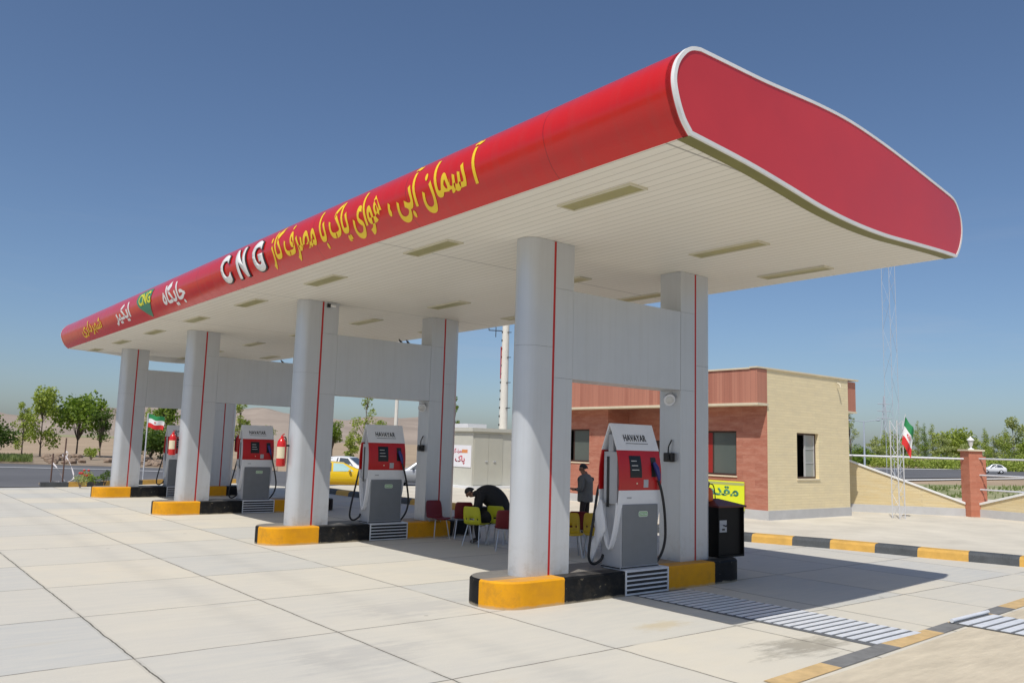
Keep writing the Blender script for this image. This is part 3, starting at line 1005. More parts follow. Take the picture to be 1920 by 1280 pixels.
# lettering on the curved left fascia
left_p = left_p + top_p[1:9]
arc = [0.0]
for a, b in zip(left_p[:-1], left_p[1:]):
    arc.append(arc[-1] + math.hypot(b[0] - a[0], b[1] - a[1]))


def arc_at_z(z):
    return interp(z, [p[1] for p in left_p[:36]], arc[:36])


def fascia_point(y, s, off):
    s = max(0, min(arc[-1] - 1e-4, s))
    i = max(j for j in range(len(arc) - 1) if arc[j] <= s)
    t = (s - arc[i]) / (arc[i + 1] - arc[i])
    a, b = Vector(left_p[i]), Vector(left_p[i + 1])
    p = a.lerp(b, t)
    d = (b - a).normalized()
    nn = Vector((-d.y, d.x))
    if nn.dot(p - Vector((0, 5.6))) < 0: nn = -nn
    p = p + nn * off
    return Vector((p.x, y, p.y))


def fascia_text(body, y_left, y_right, z0, z1, m, name='lettering', bold=0.03, off=0.012, side=None, grow=0.0, space=1.0):
    bm = text_bm(body, bold, 0, space)
    for k in range(1, 14):
        geom = bm.verts[:] + bm.edges[:] + bm.faces[:]
        bmesh.ops.bisect_plane(bm, geom=geom, plane_co=(0, k / 14, 0), plane_no=(0, 1, 0))
    s0, s1 = arc_at_z(z0), arc_at_z(z1)
    if side:
        r = bmesh.ops.extrude_face_region(bm, geom=bm.faces[:])
        for e in r['geom']:
            if isinstance(e, bmesh.types.BMVert): e.co.z = 1
    for v in bm.verts:
        w = v.co.copy()
        v.co = fascia_point(y_left + (y_right - y_left) * w.x, s0 + (s1 - s0) * w.y, off + (side or 0) * w.z) - Vector(cano.location)
    return bm_object(bm, name, m, cano)


fascia_text(shape_fa('آ سمان آبی ، هوای پاک با مصرف گاز'), 5.5, -0.9, 5.22, 5.965, M['letter_yellow'], bold=0.024, off=0.006)
for ch, yl in (('C', 7.98), ('N', 7.13), ('G', 6.28)):
    fascia_text(ch, yl + 0.02, yl - 0.51, 5.285, 5.855, M['letter_rim'], name='letter_outline', bold=0.052, off=0.006, side=0.016)
    fascia_text(ch, yl, yl - 0.47, 5.305, 5.845, M['letter_white'], bold=0.045, off=0.024, side=0.004)
fascia_text(shape_fa('جایگاه'), 12.12, 10.45, 5.25, 5.83, M['letter_white'], bold=0.028, off=0.006)
fascia_text(shape_fa('ایکیر'), 16.7, 15.1, 5.27, 5.77, M['letter_white'], bold=0.028, off=0.006)
fascia_text(shape_fa('شهرداری'), 20.9, 18.3, 5.27, 5.72, M['letter_yellow'], bold=0.012)
# green shield logo with yellow letters
lg = bmesh.new()
shield = [(0.02, 0.98), (-0.03, 0.72), (0.08, 0.5), (0.42, 0.2), (0.62, 0.0), (0.72, 0.1), (0.86, 0.45), (1.0, 0.75), (0.98, 0.98), (0.5, 1.04)]
lg.faces.new([lg.verts.new((x, y, 0)) for x, y in shield])
for k in range(1, 14):
    bmesh.ops.bisect_plane(lg, geom=lg.verts[:] + lg.edges[:] + lg.faces[:], plane_co=(0, k / 14, 0), plane_no=(0, 1, 0))
for v in lg.verts:
    w = v.co.copy()
    v.co = fascia_point(14.3 - 1.35 * w.x, arc_at_z(5.21) + (arc_at_z(5.88) - arc_at_z(5.21)) * w.y, 0.008) - Vector(cano.location)
bm_object(lg, 'logo', M['logo_green'], cano)
fascia_text('CNG', 14.1, 13.05, 5.52, 5.82, M['logo_yellow'], bold=0.03, off=0.016)

# ------------------------------------------------------------------ portal frames, islands, pumps
YN = [0.0, 7.589, 14.99, 22.127]
ISL = 0.36
CT = 5.168


def stadium(x0, x1, y0, y1, seg=14):
    """left end round, right end square"""
    r = (y1 - y0) / 2
    cx, cy = x0 + r, (y0 + y1) / 2
    pts = [(x1, y0), (x1, y1)]
    for k in range(seg + 1):
        a = math.pi / 2 + math.pi * k / seg
        pts.append((cx + r * math.cos(a), cy + r * math.sin(a)))
    return pts


def mirror(poly, c):
    return [(2 * c - x, y) for x, y in reversed(poly)]


def make_frame():
    t = thing('portal_frame', 'x', 'portal frame', (0, 0, ISL), 0, 'silver portal frames carrying the canopy')
    W = 0.45
    g = 0.0016
    for side in (0, 1):
        f = (lambda p: mirror(p, 1.62)) if side else (lambda p: p)
        c = MB()
        a = stadium(-0.495, -0.022, 0, W)
        b = [(0.022, 0), (0.383, 0), (0.383, W), (0.022, W)]
        zs_a = [0.0, 3.59 - ISL, CT - ISL]
        zs_b = [0.0, 3.15 - ISL, 4.47 - ISL, CT - ISL]
        for z0, z1 in zip(zs_a[:-1], zs_a[1:]): c.prism(f(a), z0 + (g if z0 else 0), z1 - g)
        for z0, z1 in zip(zs_b[:-1], zs_b[1:]): c.prism(f(b), z0 + (g if z0 else 0), z1 - g)
        co = c.build('column', M['acp'], t, smooth=30)
        core = MB()
        core.prism(f(stadium(-0.48, 0.37, 0.014, W - 0.014)), 0.002, CT - ISL - 0.012)
        core.build('core', M['dark'], co, smooth=30)
        st = MB()
        x = 3.24 if side else 0.0
        st.box(x - 0.0215, x + 0.0215, 0.004, 0.013, 0.003, CT - ISL - 0.006)
        st.box(x - 0.0215, x + 0.0215, W - 0.013, W - 0.004, 0.003, CT - ISL - 0.006)
        st.build('stripe', M['stripe'], co, smooth=0)
    bm_ = MB()
    bm_.box(0.387, 2.853, 0.002, W - 0.002, 3.15 - ISL, 4.47 - ISL)
    bm_.build('crossbeam', M['acp'], t, smooth=0, bevel=0.004)
    return t


ORD = ['nearest the camera', 'second from the camera', 'third from the camera', 'farthest from the camera']
fr0 = make_frame()
fl = ['nearest silver portal frame, tallest in view, in front of the red brick building', 'silver portal frame second from the camera, beside the red plastic chair',
      'silver portal frame third from the camera, between the two middle islands and the road', 'farthest silver portal frame, at the left end of the canopy']
fr0['label'] = fl[0]
for n in (1, 2, 3): dup(fr0, (0, YN[n], ISL), 0, fl[n])


def round_rect(x0, x1, y0, y1, r, seg=10):
    pts = []
    for cx, cy, a0 in ((x1 - r, y0 + r, -90), (x1 - r, y1 - r, 0), (x0 + r, y1 - r, 90), (x0 + r, y0 + r, 180)):
        for k in range(seg + 1):
            a = R(a0 + 90 * k / seg)
            pts.append((cx + r * math.cos(a), cy + r * math.sin(a)))
    return pts


def make_island():
    t = thing('pump_island', 'x', 'pump island', (0, 0, 0), 0, 'yellow and black pump islands')
    b = MB()
    poly = round_rect(-1.07, 4.31, -0.275, 0.725, 0.46)
    inner = round_rect(-1.045, 4.285, -0.25, 0.7, 0.44)
    rings = [[(x, y, 0) for x, y in poly], [(x, y, ISL - 0.025) for x, y in poly], [(x, y, ISL) for x, y in inner]]
    b.loft(rings)
    b.build('kerb_body', M['island'], t, smooth=40)
    v = MB()
    x0, x1, y = 1.26, 2.22, -0.279
    v.box(x0, x1, y - 0.004, y, 0.015, ISL - 0.004, 1)
    for a in ((x0, x0 + 0.022), (x1 - 0.022, x1)): v.box(a[0], a[1], y - 0.022, y - 0.0045, 0.01, ISL + 0.004)
    nb = 6
    for k in range(nb):
        z = 0.02 + (ISL - 0.03) * k / (nb - 1)
        v.add([(x0 + 0.022, y - 0.024, z - 0.008), (x1 - 0.022, y - 0.024, z - 0.008), (x1 - 0.022, y - 0.0045, z + 0.0), (x0 + 0.022, y - 0.0045, z + 0.0),
               (x0 + 0.022, y - 0.024, z + 0.008), (x1 - 0.022, y - 0.024, z + 0.008), (x1 - 0.022, y - 0.0045, z + 0.014), (x0 + 0.022, y - 0.0045, z + 0.014)],
              [(0, 3, 2, 1), (4, 5, 6, 7), (0, 1, 5, 4), (1, 2, 6, 5), (2, 3, 7, 6), (3, 0, 4, 7)])
    v.box(x0, x1, y - 0.02, 0.16, ISL + 0.002, ISL + 0.012)
    v.build('vent_grille', [M['steel'], M['black']], t, smooth=0)
    return t


is0 = make_island()
il = ['nearest yellow and black pump island, with the black red-lidded cabinet on its end', 'yellow and black pump island beside the chairs, second from the camera',
      'yellow and black pump island third from the camera, under the middle portal frames', 'farthest yellow and black pump island, beside the planter']
is0['label'] = il[0]
for n in (1, 2, 3): dup(is0, (0, YN[n], 0), 0, il[n])


def make_pump():
    """dispenser: an eye-shaped white and red shell round a grey body; local z 0 is the island's top, centre of the plan at the origin"""
    t = thing('fuel_dispenser', 'x', 'gas pump', (0, 0, ISL), 0, 'red and white gas dispensers')
    hx = 0.47
    b = MB()
    b.box(-hx + 0.07, hx - 0.05, -0.2, 0.2, 0.03, 0.95)
    b.box(-hx + 0.03, hx - 0.03, -0.14, 0.14, 0.95, 1.735)
    b.box(-hx + 0.03, hx - 0.03, -0.05, 0.05, 1.735, 2.0)
    b.box(-hx + 0.05, hx - 0.03, -0.21, 0.21, 0.0, 0.035, 1)
    b.build('body', [M['pump_side'], M['black']], t, smooth=0, bevel=0.008)
    dr = MB()
    dr.box(-hx + 0.09, hx - 0.07, -0.214, -0.2, 0.045, 0.945)
    dr.box(-hx + 0.09, hx - 0.07, 0.2, 0.214, 0.045, 0.945)
    door = dr.build('door', M['pump_grey'], t, smooth=0, bevel=0.005)
    # shell profile, half: (y, z) outside
    prof = [(0.0, 2.165), (0.012, 2.155), (0.05, 2.055), (0.09, 1.95), (0.128, 1.85), (0.162, 1.76), (0.195, 1.63), (0.218, 1.47), (0.225, 1.3), (0.218, 1.16), (0.207, 1.02), (0.195, 0.95)]
    sp = [(p.x, p.y) for p in spline([(y, z, 0) for y, z in prof], 5)]
    for s in (-1, 1):
        def band(z0, z1, name, m, xo, proud, th=0.02):
            seg = [(y, z) for y, z in sp if z0 - 1e-6 <= z <= z1 + 1e-6]
            mb = MB()
            out = [[(x, s * (y + proud), z) for y, z in seg] for x in (-xo, xo)]
            inn = [[(x, s * (max(0.0, y + proud - th)), z - (th if y < 0.05 else 0)) for y, z in seg] for x in (-xo, xo)]
            rings = []
            for i in range(len(seg)):
                rings.append([out[0][i], out[1][i], inn[1][i], inn[0][i]])
            mb.loft(rings)
            return mb.build(name, m, t, smooth=40)
        band(1.745, 2.17, 'hood', M['pump_white'], hx, 0.008)
        band(1.15, 1.76, 'control_panel', M['pump_red'], hx, 0.0)
        band(0.945, 1.16, 'lower_panel', M['pump_white'], hx - 0.004, 0.003)
    # V-shaped strips on the ends where the shells run together
    for sx_ in (-1, 1):
        for s in (-1, 1):
            v = MB()
            path = [(0.2, 0.96), (0.185, 0.84), (0.155, 0.68), (0.11, 0.5), (0.05, 0.33), (0.0, 0.27)]
            pp = [(p.x, p.y) for p in spline([(y, z, 0) for y, z in path], 5)]
            rings = []
            for i, (y, z) in enumerate(pp):
                w = 0.055 * (1 - 0.55 * i / len(pp))
                x0 = sx_ * (hx - 0.085)
                x1 = sx_ * (hx - 0.004)
                yo, yi = s * (y + 0.006), s * max(0, y - w)
                rings.append([(x0, yo, z), (x1, yo, z), (x1, yi, z + w * 0.3), (x0, yi, z + w * 0.3)])
            v.loft(rings)
            v.build('shell_strip', M['pump_white'], t, smooth=40)
        ins = MB()
        ins.box(sx_ * (hx - 0.028) - 0.002, sx_ * (hx - 0.028) + 0.002, 0.02, 0.075, 0.9, 1.66)
        ins.build('side_gap', M['black'], t, smooth=0)
    def py(z): return -interp(z, [p[1] for p in sp[::-1]], [p[0] for p in sp[::-1]])
    def plate(x0, x1, z0, z1, name, m, parent=None, off=0.004, th=0.008, s=1):
        mb = MB()
        nz_ = max(2, int((z1 - z0) / 0.02))
        rings = []
        for k in range(nz_ + 1):
            z = z0 + (z1 - z0) * k / nz_
            rings.append([(s * x0, s * (py(z) - off), z), (s * x1, s * (py(z) - off), z), (s * x1, s * (py(z) - off + th), z), (s * x0, s * (py(z) - off + th), z)])
        mb.loft(rings)
        return mb.build(name, m, parent or t, smooth=0)
    for s in (1, -1):
        d = plate(-0.24, 0.02, 1.35, 1.68, 'display', M['screen'], s=s)
        for k, (w, z) in enumerate(((0.12, 1.595), (0.14, 1.525), (0.16, 1.46))):
            plate(-0.2, -0.2 + w, z, z + 0.012, 'readout', M['ink_light'], d, 0.006, 0.002, s=s)
        plate(0.06, 0.165, 1.2, 1.32, 'keypad', M['pump_side'], s=s)
        plate(-0.1, -0.075, 1.25, 1.275, 'button', M['label_cream'], s=s)
        ho = plate(0.24, 0.36, 1.36, 1.66, 'nozzle_holster', M['black'], s=s)
        nz = MB()
        pts = [(0.29, py(1.58) - 0.02, 1.58), (0.31, py(1.5) - 0.05, 1.5), (0.335, py(1.42) - 0.06, 1.4), (0.365, py(1.35) - 0.05, 1.31)]
        nz.tube([(s * x, s * y, z) for x, y, z in pts], [0.03, 0.042, 0.036, 0.02], 8)
        nz.build('nozzle', M['blue'], t, smooth=50)
    hs = MB()
    path = [(0.365, -0.25, 1.31), (0.4, -0.27, 1.2), (0.45, -0.27, 1.05), (0.52, -0.25, 0.82), (0.6, -0.2, 0.55), (0.61, -0.18, 0.36), (0.56, -0.16, 0.18), (0.46, -0.13, 0.04), (0.38, -0.12, 0.03)]
    pts = spline(path, 6)
    hs.tube(pts, 0.021, 8)
    hs.build('hose', M['rubber'], t, smooth=60)
    hs2 = MB()
    path = [(-0.365, 0.25, 1.31), (-0.42, 0.28, 1.15), (-0.5, 0.27, 0.8), (-0.6, 0.26, 0.35), (-0.62, 0.25, 0.12), (-0.55, 0.22, 0.04), (-0.44, 0.18, 0.1), (-0.4, 0.17, 0.18)]
    hs2.tube(spline(path, 6), 0.021, 8)
    hs2.build('hose', M['rubber'], t, smooth=60)
    stk = MB()
    rr_ = round_rect(-0.04, 0.17, 0.76, 0.845, 0.03, 4)
    stk.add([(x, -0.2165, z) for x, z in rr_], [tuple(range(len(rr_)))])
    so = stk.build('sticker', M['sticker_pale'], door, smooth=0, weld=False)
    st2 = MB()
    rr_ = round_rect(-0.028, 0.158, 0.772, 0.833, 0.022, 4)
    st2.add([(x, -0.2185, z) for x, z in rr_], [tuple(range(len(rr_)))])
    st2.build('sticker_face', M['sticker_green'], door, smooth=0, weld=False)
    flat_text('CNG Gas', 'sticker_text', M['letter_white'], door, (-0.015, -0.2195, 0.788), (0.16, 0, 0), (0, 0, 0.03), 0.01, 0.15, 0.0005)
    # maker's lettering on the hood
    z0, z1 = 1.9, 2.0
    p0, p1 = Vector((-0.27, py(z0) - 0.013, z0)), Vector((-0.27, py(z1) - 0.013, z1))
    flat_text('HAVAYAR', 'maker_lettering', M['ink'], t, p0, (0.5, 0, 0), p1 - p0, 0.012, 0.0, 0.003, 1.08)
    z0, z1 = 1.862, 1.87
    p0, p1 = Vector((-0.25, py(z0) - 0.0125, z0)), Vector((0.25, py(z1) - 0.0125, z1))
    ul = MB()
    ul.add([p0, (p1.x, p0.y, p0.z), p1, (p0.x, p1.y, p1.z)], [(0, 1, 2, 3)])
    ul.build('maker_underline', M['ink'], t, smooth=0, weld=False)
    md = MB()
    md.box(-0.3, -0.2, py(1.05) - 0.0075, py(1.05) - 0.005, 1.035, 1.06)
    md.build('model_plate', M['pump_side'], t, smooth=0)
    return t


pump0 = make_pump()
pl = ['red and white gas dispenser nearest the camera, with the largest maker lettering', 'red and white gas dispenser on the second island, with the red chair behind it',
      'red and white gas dispenser on the third island, between two hanging red extinguishers', 'farthest red and white gas dispenser, mostly hidden behind a silver column']
for n in range(4):
    loc = (1.67, YN[n] + 0.015, ISL + 0.012)
    if n == 0:
        pump0.matrix_basis = Matrix.Translation(Vector(loc))
        pump0['label'] = pl[0]
    else:
        dup(pump0, loc, 0, pl[n])

# wrinkled wrap hanging off the near pump's left end
wr = MB()
rr = random.Random(3)
rings = []
for k, (y, z, w) in enumerate([(0.13, 1.0, 0.03), (0.16, 0.85, 0.09), (0.17, 0.7, 0.12), (0.15, 0.55, 0.11), (0.19, 0.42, 0.08), (0.26, 0.3, 0.1), (0.3, 0.16, 0.07), (0.34, 0.03, 0.03)]):
    ring = []
    for j in range(7):
        a = 2 * math.pi * j / 7
        ring.append((1.17 + 0.03 * math.sin(a) + rr.uniform(-0.012, 0.012), 0.02 + y + w * math.cos(a) * rr.uniform(0.8, 1.15), ISL + 0.02 + z))
    rings.append(ring)
wr.loft(rings)
tag(wr.build('plastic_wrap', M['pump_white'], smooth=50), 'crumpled white plastic wrapping hanging on the nearest gas dispenser', 'wrapping')


# nozzle hooks and round lamps on the right-hand columns
def make_hook():
    t = thing('nozzle_hook', 'x', 'nozzle hook', (2.855, 0.2, 2.05), 0, 'black nozzle hooks on the portal frames')
    b = MB()
    b.box(-0.1, -0.002, -0.085, 0.085, -0.09, 0.06)
    b.box(-0.13, -0.1, -0.05, 0.05, -0.06, 0.03)
    b.build('holder', M['black'], t, smooth=0, bevel=0.015)
    w = MB()
    w.tube(spline([(-0.05, 0.02, 0.055), (-0.05, 0.01, 0.16), (-0.03, -0.02, 0.24), (-0.012, -0.02, 0.27)], 5), 0.012, 6)
    w.build('wire', M['black'], t, smooth=60)
    return t


hk = make_hook()
hk['label'] = 'black nozzle hook on the portal frame beside the nearest gas dispenser'
dup(hk, (2.855, YN[1] + 0.2, 2.05), 0, 'black nozzle hook on the portal frame above the red plastic chair')


def make_round_lamp():
    t = thing('round_lamp', 'x', 'lamp', (2.79, 0.2, 3.0), 0, 'round lamps under the crossbeams')
    a = MB()
    a.tube([(0.064, 0, 0.1), (0.0, 0, 0.06), (-0.03, 0, 0.0)], 0.02, 6)
    a.build('bracket', M['galv'], t)
    h = MB()
    rings = []
    ax = Vector((-0.45, -0.8, -0.35)).normalized()
    u = ax.cross(Vector((0, 0, 1))).normalized()
    v = ax.cross(u)
    for r_, d in ((0.03, -0.1), (0.08, -0.05), (0.095, 0.03), (0.1, 0.05), (0.082, 0.05)):
        rings.append([ax * d + (u * math.cos(2 * math.pi * k / 16) + v * math.sin(2 * math.pi * k / 16)) * r_ for k in range(16)])
    h.loft(rings)
    h.build('lamp_head', M['pump_white'], t, smooth=40)
    l = MB()
    l.loft([[ax * d + (u * math.cos(2 * math.pi * k / 16) + v * math.sin(2 * math.pi * k / 16)) * r_ for k in range(16)] for r_, d in ((0.07, 0.052), (0.045, 0.065), (0.01, 0.07))])
    l.build('lens', M['lamp_glass'], t, smooth=60)
    return t


lp = make_round_lamp()
lp['label'] = 'round white lamp under the nearest crossbeam, above the black nozzle hook'
dup(lp, (2.79, YN[1] + 0.2, 3.0), 0, 'round white lamp under the second crossbeam from the camera')
dup(lp, (2.79, YN[3] + 0.2, 4.72), 0, 'round white lamp above the farthest crossbeam')


# fire extinguishers hung on column ends
def make_ext():
    t = thing('fire_extinguisher', 'x', 'fire extinguisher', (0, 0, 0), 0, 'red fire extinguishers on the columns')
    c = MB()
    c.lathe([(0.03, 0), (0.088, 0.005), (0.098, 0.03), (0.098, 0.46), (0.085, 0.53), (0.05, 0.58), (0.03, 0.6)], 18)
    c.build('cylinder', M['ext_red'], t, smooth=40)
    v = MB()
    v.lathe([(0.028, 0.6), (0.028, 0.635), (0.018, 0.65)], 10)
    v.tube([(0, 0, 0.645), (0.0, -0.05, 0.67), (0, -0.1, 0.68)], 0.012, 6)
    v.tube([(0, 0, 0.62), (0, -0.07, 0.62), (0, -0.11, 0.61)], 0.012, 6)
    v.build('valve', M['ext_red'], t)
    h = MB()
    h.tube(spline([(0.03, 0, 0.62), (0.09, 0.02, 0.6), (0.113, 0.03, 0.46), (0.113, 0.03, 0.15), (0.108, 0.02, 0.05)], 5), 0.014, 6)
    h.build('hose', M['rubber'], t)
    lb = MB()
    seg = 8
    lb.loft([[(0.0995 * math.cos(R(180 + 110 * k / seg)), 0.0995 * math.sin(R(180 + 110 * k / seg)), z) for k in range(seg + 1)] for z in (0.17, 0.41)], closed=False, cap=False)
    lb.build('label_sheet', M['label_cream'], t, smooth=60)
    br = MB()
    br.box(0.08, 0.19, -0.02, 0.02, 0.42, 0.46)
    br.build('bracket', M['black'], t, smooth=0)
    return t


ex = make_ext()
ex.matrix_basis = Matrix.Translation(Vector((-0.66, YN[1] + 0.235, 1.58)))
ex['label'] = 'red fire extinguisher hung on the second silver column, cream label lit by the sun'
dup(ex, (-0.66, YN[2] + 0.235, 1.62), 0, 'red fire extinguisher hung in front of the farthest gas dispenser')
dup(ex, (3.9, YN[3] + 0.235, 1.62), math.pi, 'shaded dark red fire extinguisher on the right column of the farthest frame')

# small cctv camera at the top of the second left column
cc = thing('security_camera', 'small black and white security camera at the top of the second silver column', 'camera', (0.12, YN[1] - 0.002, 5.02))
b = MB()
b.box(-0.035, 0.035, -0.05, 0.0, 0.03, 0.11)
b.build('mount', M['black'], cc, smooth=0, bevel=0.008)
b = MB()
b.tube([(0.036, -0.03, 0.07), (0.12, -0.1, 0.055)], 0.024, 8)
b.build('camera_body', M['trim'], cc, smooth=40)

# birds on the crossbeams
for n, x, lab in ((1, 2.05, 'small dark bird perched on the second crossbeam, the left one of two'), (1, 2.25, 'small dark bird perched on the second crossbeam, nearer the right column'),
                  (2, 2.35, 'small dark bird perched alone on the third crossbeam')):
    t = thing('bird', lab, 'bird', (x, YN[n] + 0.1, 4.468), R(200), 'birds on the crossbeams')
    t.scale = (0.6, 0.6, 0.6)
    b = MB()
    b.loft([[(u, r_ * math.cos(2 * math.pi * k / 8), z + r_ * math.sin(2 * math.pi * k / 8)) for k in range(8)] for u, r_, z in ((-0.14, 0.008, 0.03), (-0.07, 0.022, 0.045), (-0.02, 0.042, 0.06), (0.03, 0.042, 0.075), (0.06, 0.028, 0.1), (0.075, 0.03, 0.125), (0.1, 0.018, 0.125), (0.125, 0.003, 0.118))])
    for s in (-1, 1): b.tube([(0.0, s * 0.015, 0.03), (0.005, s * 0.018, 0.0)], 0.004, 5)
    b.build('body', M['bird'], t, smooth=60)

# black cabinet with a red hipped lid on the near island's right end
cb = thing('cabinet', 'black open-fronted cabinet with a dark red pitched lid on the nearest island end', 'cabinet', (4.22, 0.28, 0.0), R(-4))
b = MB()
hw, hd, z0, z1 = 0.33, 0.3, 0.362, 1.2
b.box(-hw, hw, hd - 0.02, hd, z0, z1)
b.box(-hw, -hw + 0.02, -hd, hd - 0.021, z0, z1)
b.box(hw - 0.02, hw, -hd, hd - 0.021, z0, z1)
b.box(-hw + 0.021, hw - 0.021, -hd, hd - 0.021, z0, z0 + 0.03)
b.box(-hw + 0.021, hw - 0.021, -hd + 0.05, -hd + 0.06, z0 + 0.031, z1)
b.build('casing', M['cab_black'], cb, smooth=0)
b = MB()
o = 0.03
v = [(-hw - o, -hd - o, z1), (hw + o, -hd - o, z1), (hw + o, hd + o, z1), (-hw - o, hd + o, z1), (-hw - o, -hd - o, z1 + 0.03), (hw + o, -hd - o, z1 + 0.03), (hw + o, hd + o, z1 + 0.03), (-hw - o, hd + o, z1 + 0.03), (-0.1, 0.05, z1 + 0.13), (0.05, 0.05, z1 + 0.13)]
b.add(v, [(0, 3, 2, 1), (0, 1, 5, 4), (1, 2, 6, 5), (2, 3, 7, 6), (3, 0, 4, 7), (4, 5, 9, 8), (5, 6, 9), (6, 7, 8, 9), (7, 4, 8)])
b.build('lid', M['lid_red'], cb, smooth=0)
b = MB()
b.box(-0.26, -0.08, -hd + 0.038, -hd + 0.048, 0.78, 0.98)
lab_o = b.build('label_plate', M['pump_side'], cb, smooth=0)
b = MB()
b.box(-0.2, -0.13, -hd + 0.034, -hd + 0.0375, 0.81, 0.84)
b.tube([(-0.17, -hd + 0.03, 0.9), (-0.12, -hd + 0.02, 0.88), (-0.08, -hd + 0.02, 0.9)], 0.01, 6)
b.build('latch', M['black'], lab_o, smooth=0)
# orange canister standing behind, on the raised pavement side of the cabinet lid
oc = thing('gas_canister', 'orange canister with a black valve and hose on the black cabinet lid', 'canister', (4.02, 0.36, 1.29))
b = MB()
b.lathe([(0.06, -0.02), (0.1, 0.0), (0.105, 0.05), (0.1, 0.17), (0.07, 0.22), (0.03, 0.24)], 14)
b.build('tank', M['orange'], oc, smooth=50)
b = MB()
b.lathe([(0.03, 0.24), (0.045, 0.26), (0.045, 0.32), (0.02, 0.34)], 10)
b.build('valve', M['black'], oc)
b = MB()
b.tube(spline([(0.03, 0, 0.3), (0.14, -0.02, 0.27), (0.19, -0.02, 0.12), (0.2, -0.02, 0.0)], 5), 0.01, 6)
b.build('hose', M['rubber'], oc)

# ------------------------------------------------------------------ drain grates
dg_ = thing('drain_grate', 'long drain cover of steel slats from the nearest island to the painted line', 'drain grate', (2.05, -2.1, 0), 0, 'slatted steel drain covers')
b = MB()
b.face([(1.45, -3.97, 0.005), (2.68, -3.97, 0.005), (2.62, -0.29, 0.005), (1.42, -0.29, 0.005)])
b.build('channel', M['steel_dark'], dg_, world_in=dg_, smooth=0)
b = MB()
ns = 26
for k in range(ns):
    y = -3.94 + 3.6 * k / ns
    xl = 1.44 + 0.13 * (1 - k / ns)
    xr = 2.6 + 0.06 * (1 - k / ns)
    b.box(xl, xr, y, y + 0.09, 0.0065, 0.013)
b.build('slats', M['steel'], dg_, world_in=dg_, smooth=0)
d2 = thing('drain_grate', 'raised steel drain cover with a rolled tube end beyond the painted line', 'drain grate', (4.2, -4.6, 0), 0, 'slatted steel drain covers')
b = MB()
b.box(3.62, 4.72, -8.0, -3.86, 0.009, 0.0205)
b.build('channel', M['steel_dark'], d2, world_in=d2, smooth=0)
b = MB()
for k in range(24):
    y = -3.98 - 0.165 * k
    b.box(3.63, 4.71, y - 0.115, y, 0.021, 0.028)
b.build('slats', M['steel'], d2, world_in=d2, smooth=0)
b = MB()
b.tube([(3.6, -3.9, 0.045), (4.74, -3.9, 0.045)], 0.026, 12)
b.build('tube_edge', M['steel'], d2, world_in=d2)

# ------------------------------------------------------------------ the brick building
BZ = 0.148
bx0, bx1, by0 = 14.0, 18.75, 5.82
bd = thing('station_building', 'single-storey building of beige and red brick with a red plank parapet', 'building', (bx0, by0, BZ))
TOPZ = 4.71
w = MB()
wx0, wx1, wz0, wz1 = 15.59, 16.85, 1.38, 2.82
for a in ((bx0, wx0, BZ, TOPZ), (wx1, bx1, BZ, TOPZ), (wx0, wx1, BZ, wz0), (wx0, wx1, wz1, TOPZ)):
    w.box(a[0], a[1], by0, by0 + 0.22, a[2], a[3])
w.box(bx1 - 0.22, bx1, by0 + 0.22, 17, BZ, TOPZ)
w.box(bx0, bx1 - 0.22, 16.78, 17, BZ, TOPZ)
w.build('end_wall', M['beige_x'], bd, world_in=bd, smooth=0)
w = MB()
RX = 15.1
def ywall(x, y0, y1, holes):
    ys = y0
    for (a, b_, c, d) in holes:
        w.box(x, x + 0.22, ys, a, BZ, 3.66)
        w.box(x, x + 0.22, a, b_, BZ, c)
        w.box(x, x + 0.22, a, b_, d, 3.66)
        ys = b_
    w.box(x, x + 0.22, ys, y1, BZ, 3.66)
w.box(bx0 - 0.006, bx0 - 0.001, by0 + 0.004, by0 + 0.222, BZ, 3.58)
ywall(bx0, by0 + 0.222, 9.0, [(6.95, 8.35, 1.42, 2.82)])
ywall(bx0, 12.58, 16.7, [(13.55, 14.9, 1.62, 2.86)])
w.box(bx0 + 0.22, RX, 8.8, 9.0, BZ, 3.66)
w.box(bx0 + 0.22, RX, 12.58, 12.78, BZ, 3.66)
ywall(RX, 9.0, 12.58, [(10.2, 11.6, BZ + 0.01, 2.5)])
w.build('front_wall', M['red_y'], bd, world_in=bd, smooth=0)
pp = MB()
pp.box(13.48, 13.62, by0 - 0.004, 16.9, 3.66, TOPZ - 0.02)
pp.box(13.62, bx0 - 0.002, by0 - 0.004, by0 + 0.1, 3.66, TOPZ - 0.02)
pp.box(bx1 + 0.002, bx1 + 0.6, by0 + 0.05, 16.9, 3.66, TOPZ - 0.04)
pp.build('parapet', M['parapet'], bd, world_in=bd, smooth=0)
cp = MB()
cp.box(13.44, bx0 + 0.0, by0 - 0.05, 16.95, 3.585, 3.658)
cp.box(13.44, bx1 + 0.66, by0 - 0.04, by0 + 0.24, TOPZ + 0.002, TOPZ + 0.05)
cp.box(13.44, 13.66, by0 + 0.241, 16.95, TOPZ - 0.018, TOPZ + 0.03)
cp.box(bx1 + 0.0, bx1 + 0.64, by0 + 0.03, 16.95, 3.6, 3.658)
cp.build('coping', M['cream'], bd, world_in=bd, smooth=0)
rfb = MB()
rfb.box(13.63, bx1 + 0.5, by0 + 0.25, 16.7, 4.2, 4.3)
rfb.build('roof', M['roof'], bd, world_in=bd, smooth=0)
pl_ = MB()
pl_.box(bx0 - 0.03, bx1 + 0.03, by0 - 0.03, by0 + 0.1, BZ - 0.02, 0.43)
pl_.box(bx0 - 0.03, bx0 + 0.1, by0 + 0.1, 9.0, BZ - 0.02, 0.43)
pl_.build('plinth', M['plinth'], bd, world_in=bd, smooth=0)
pl_ = MB()
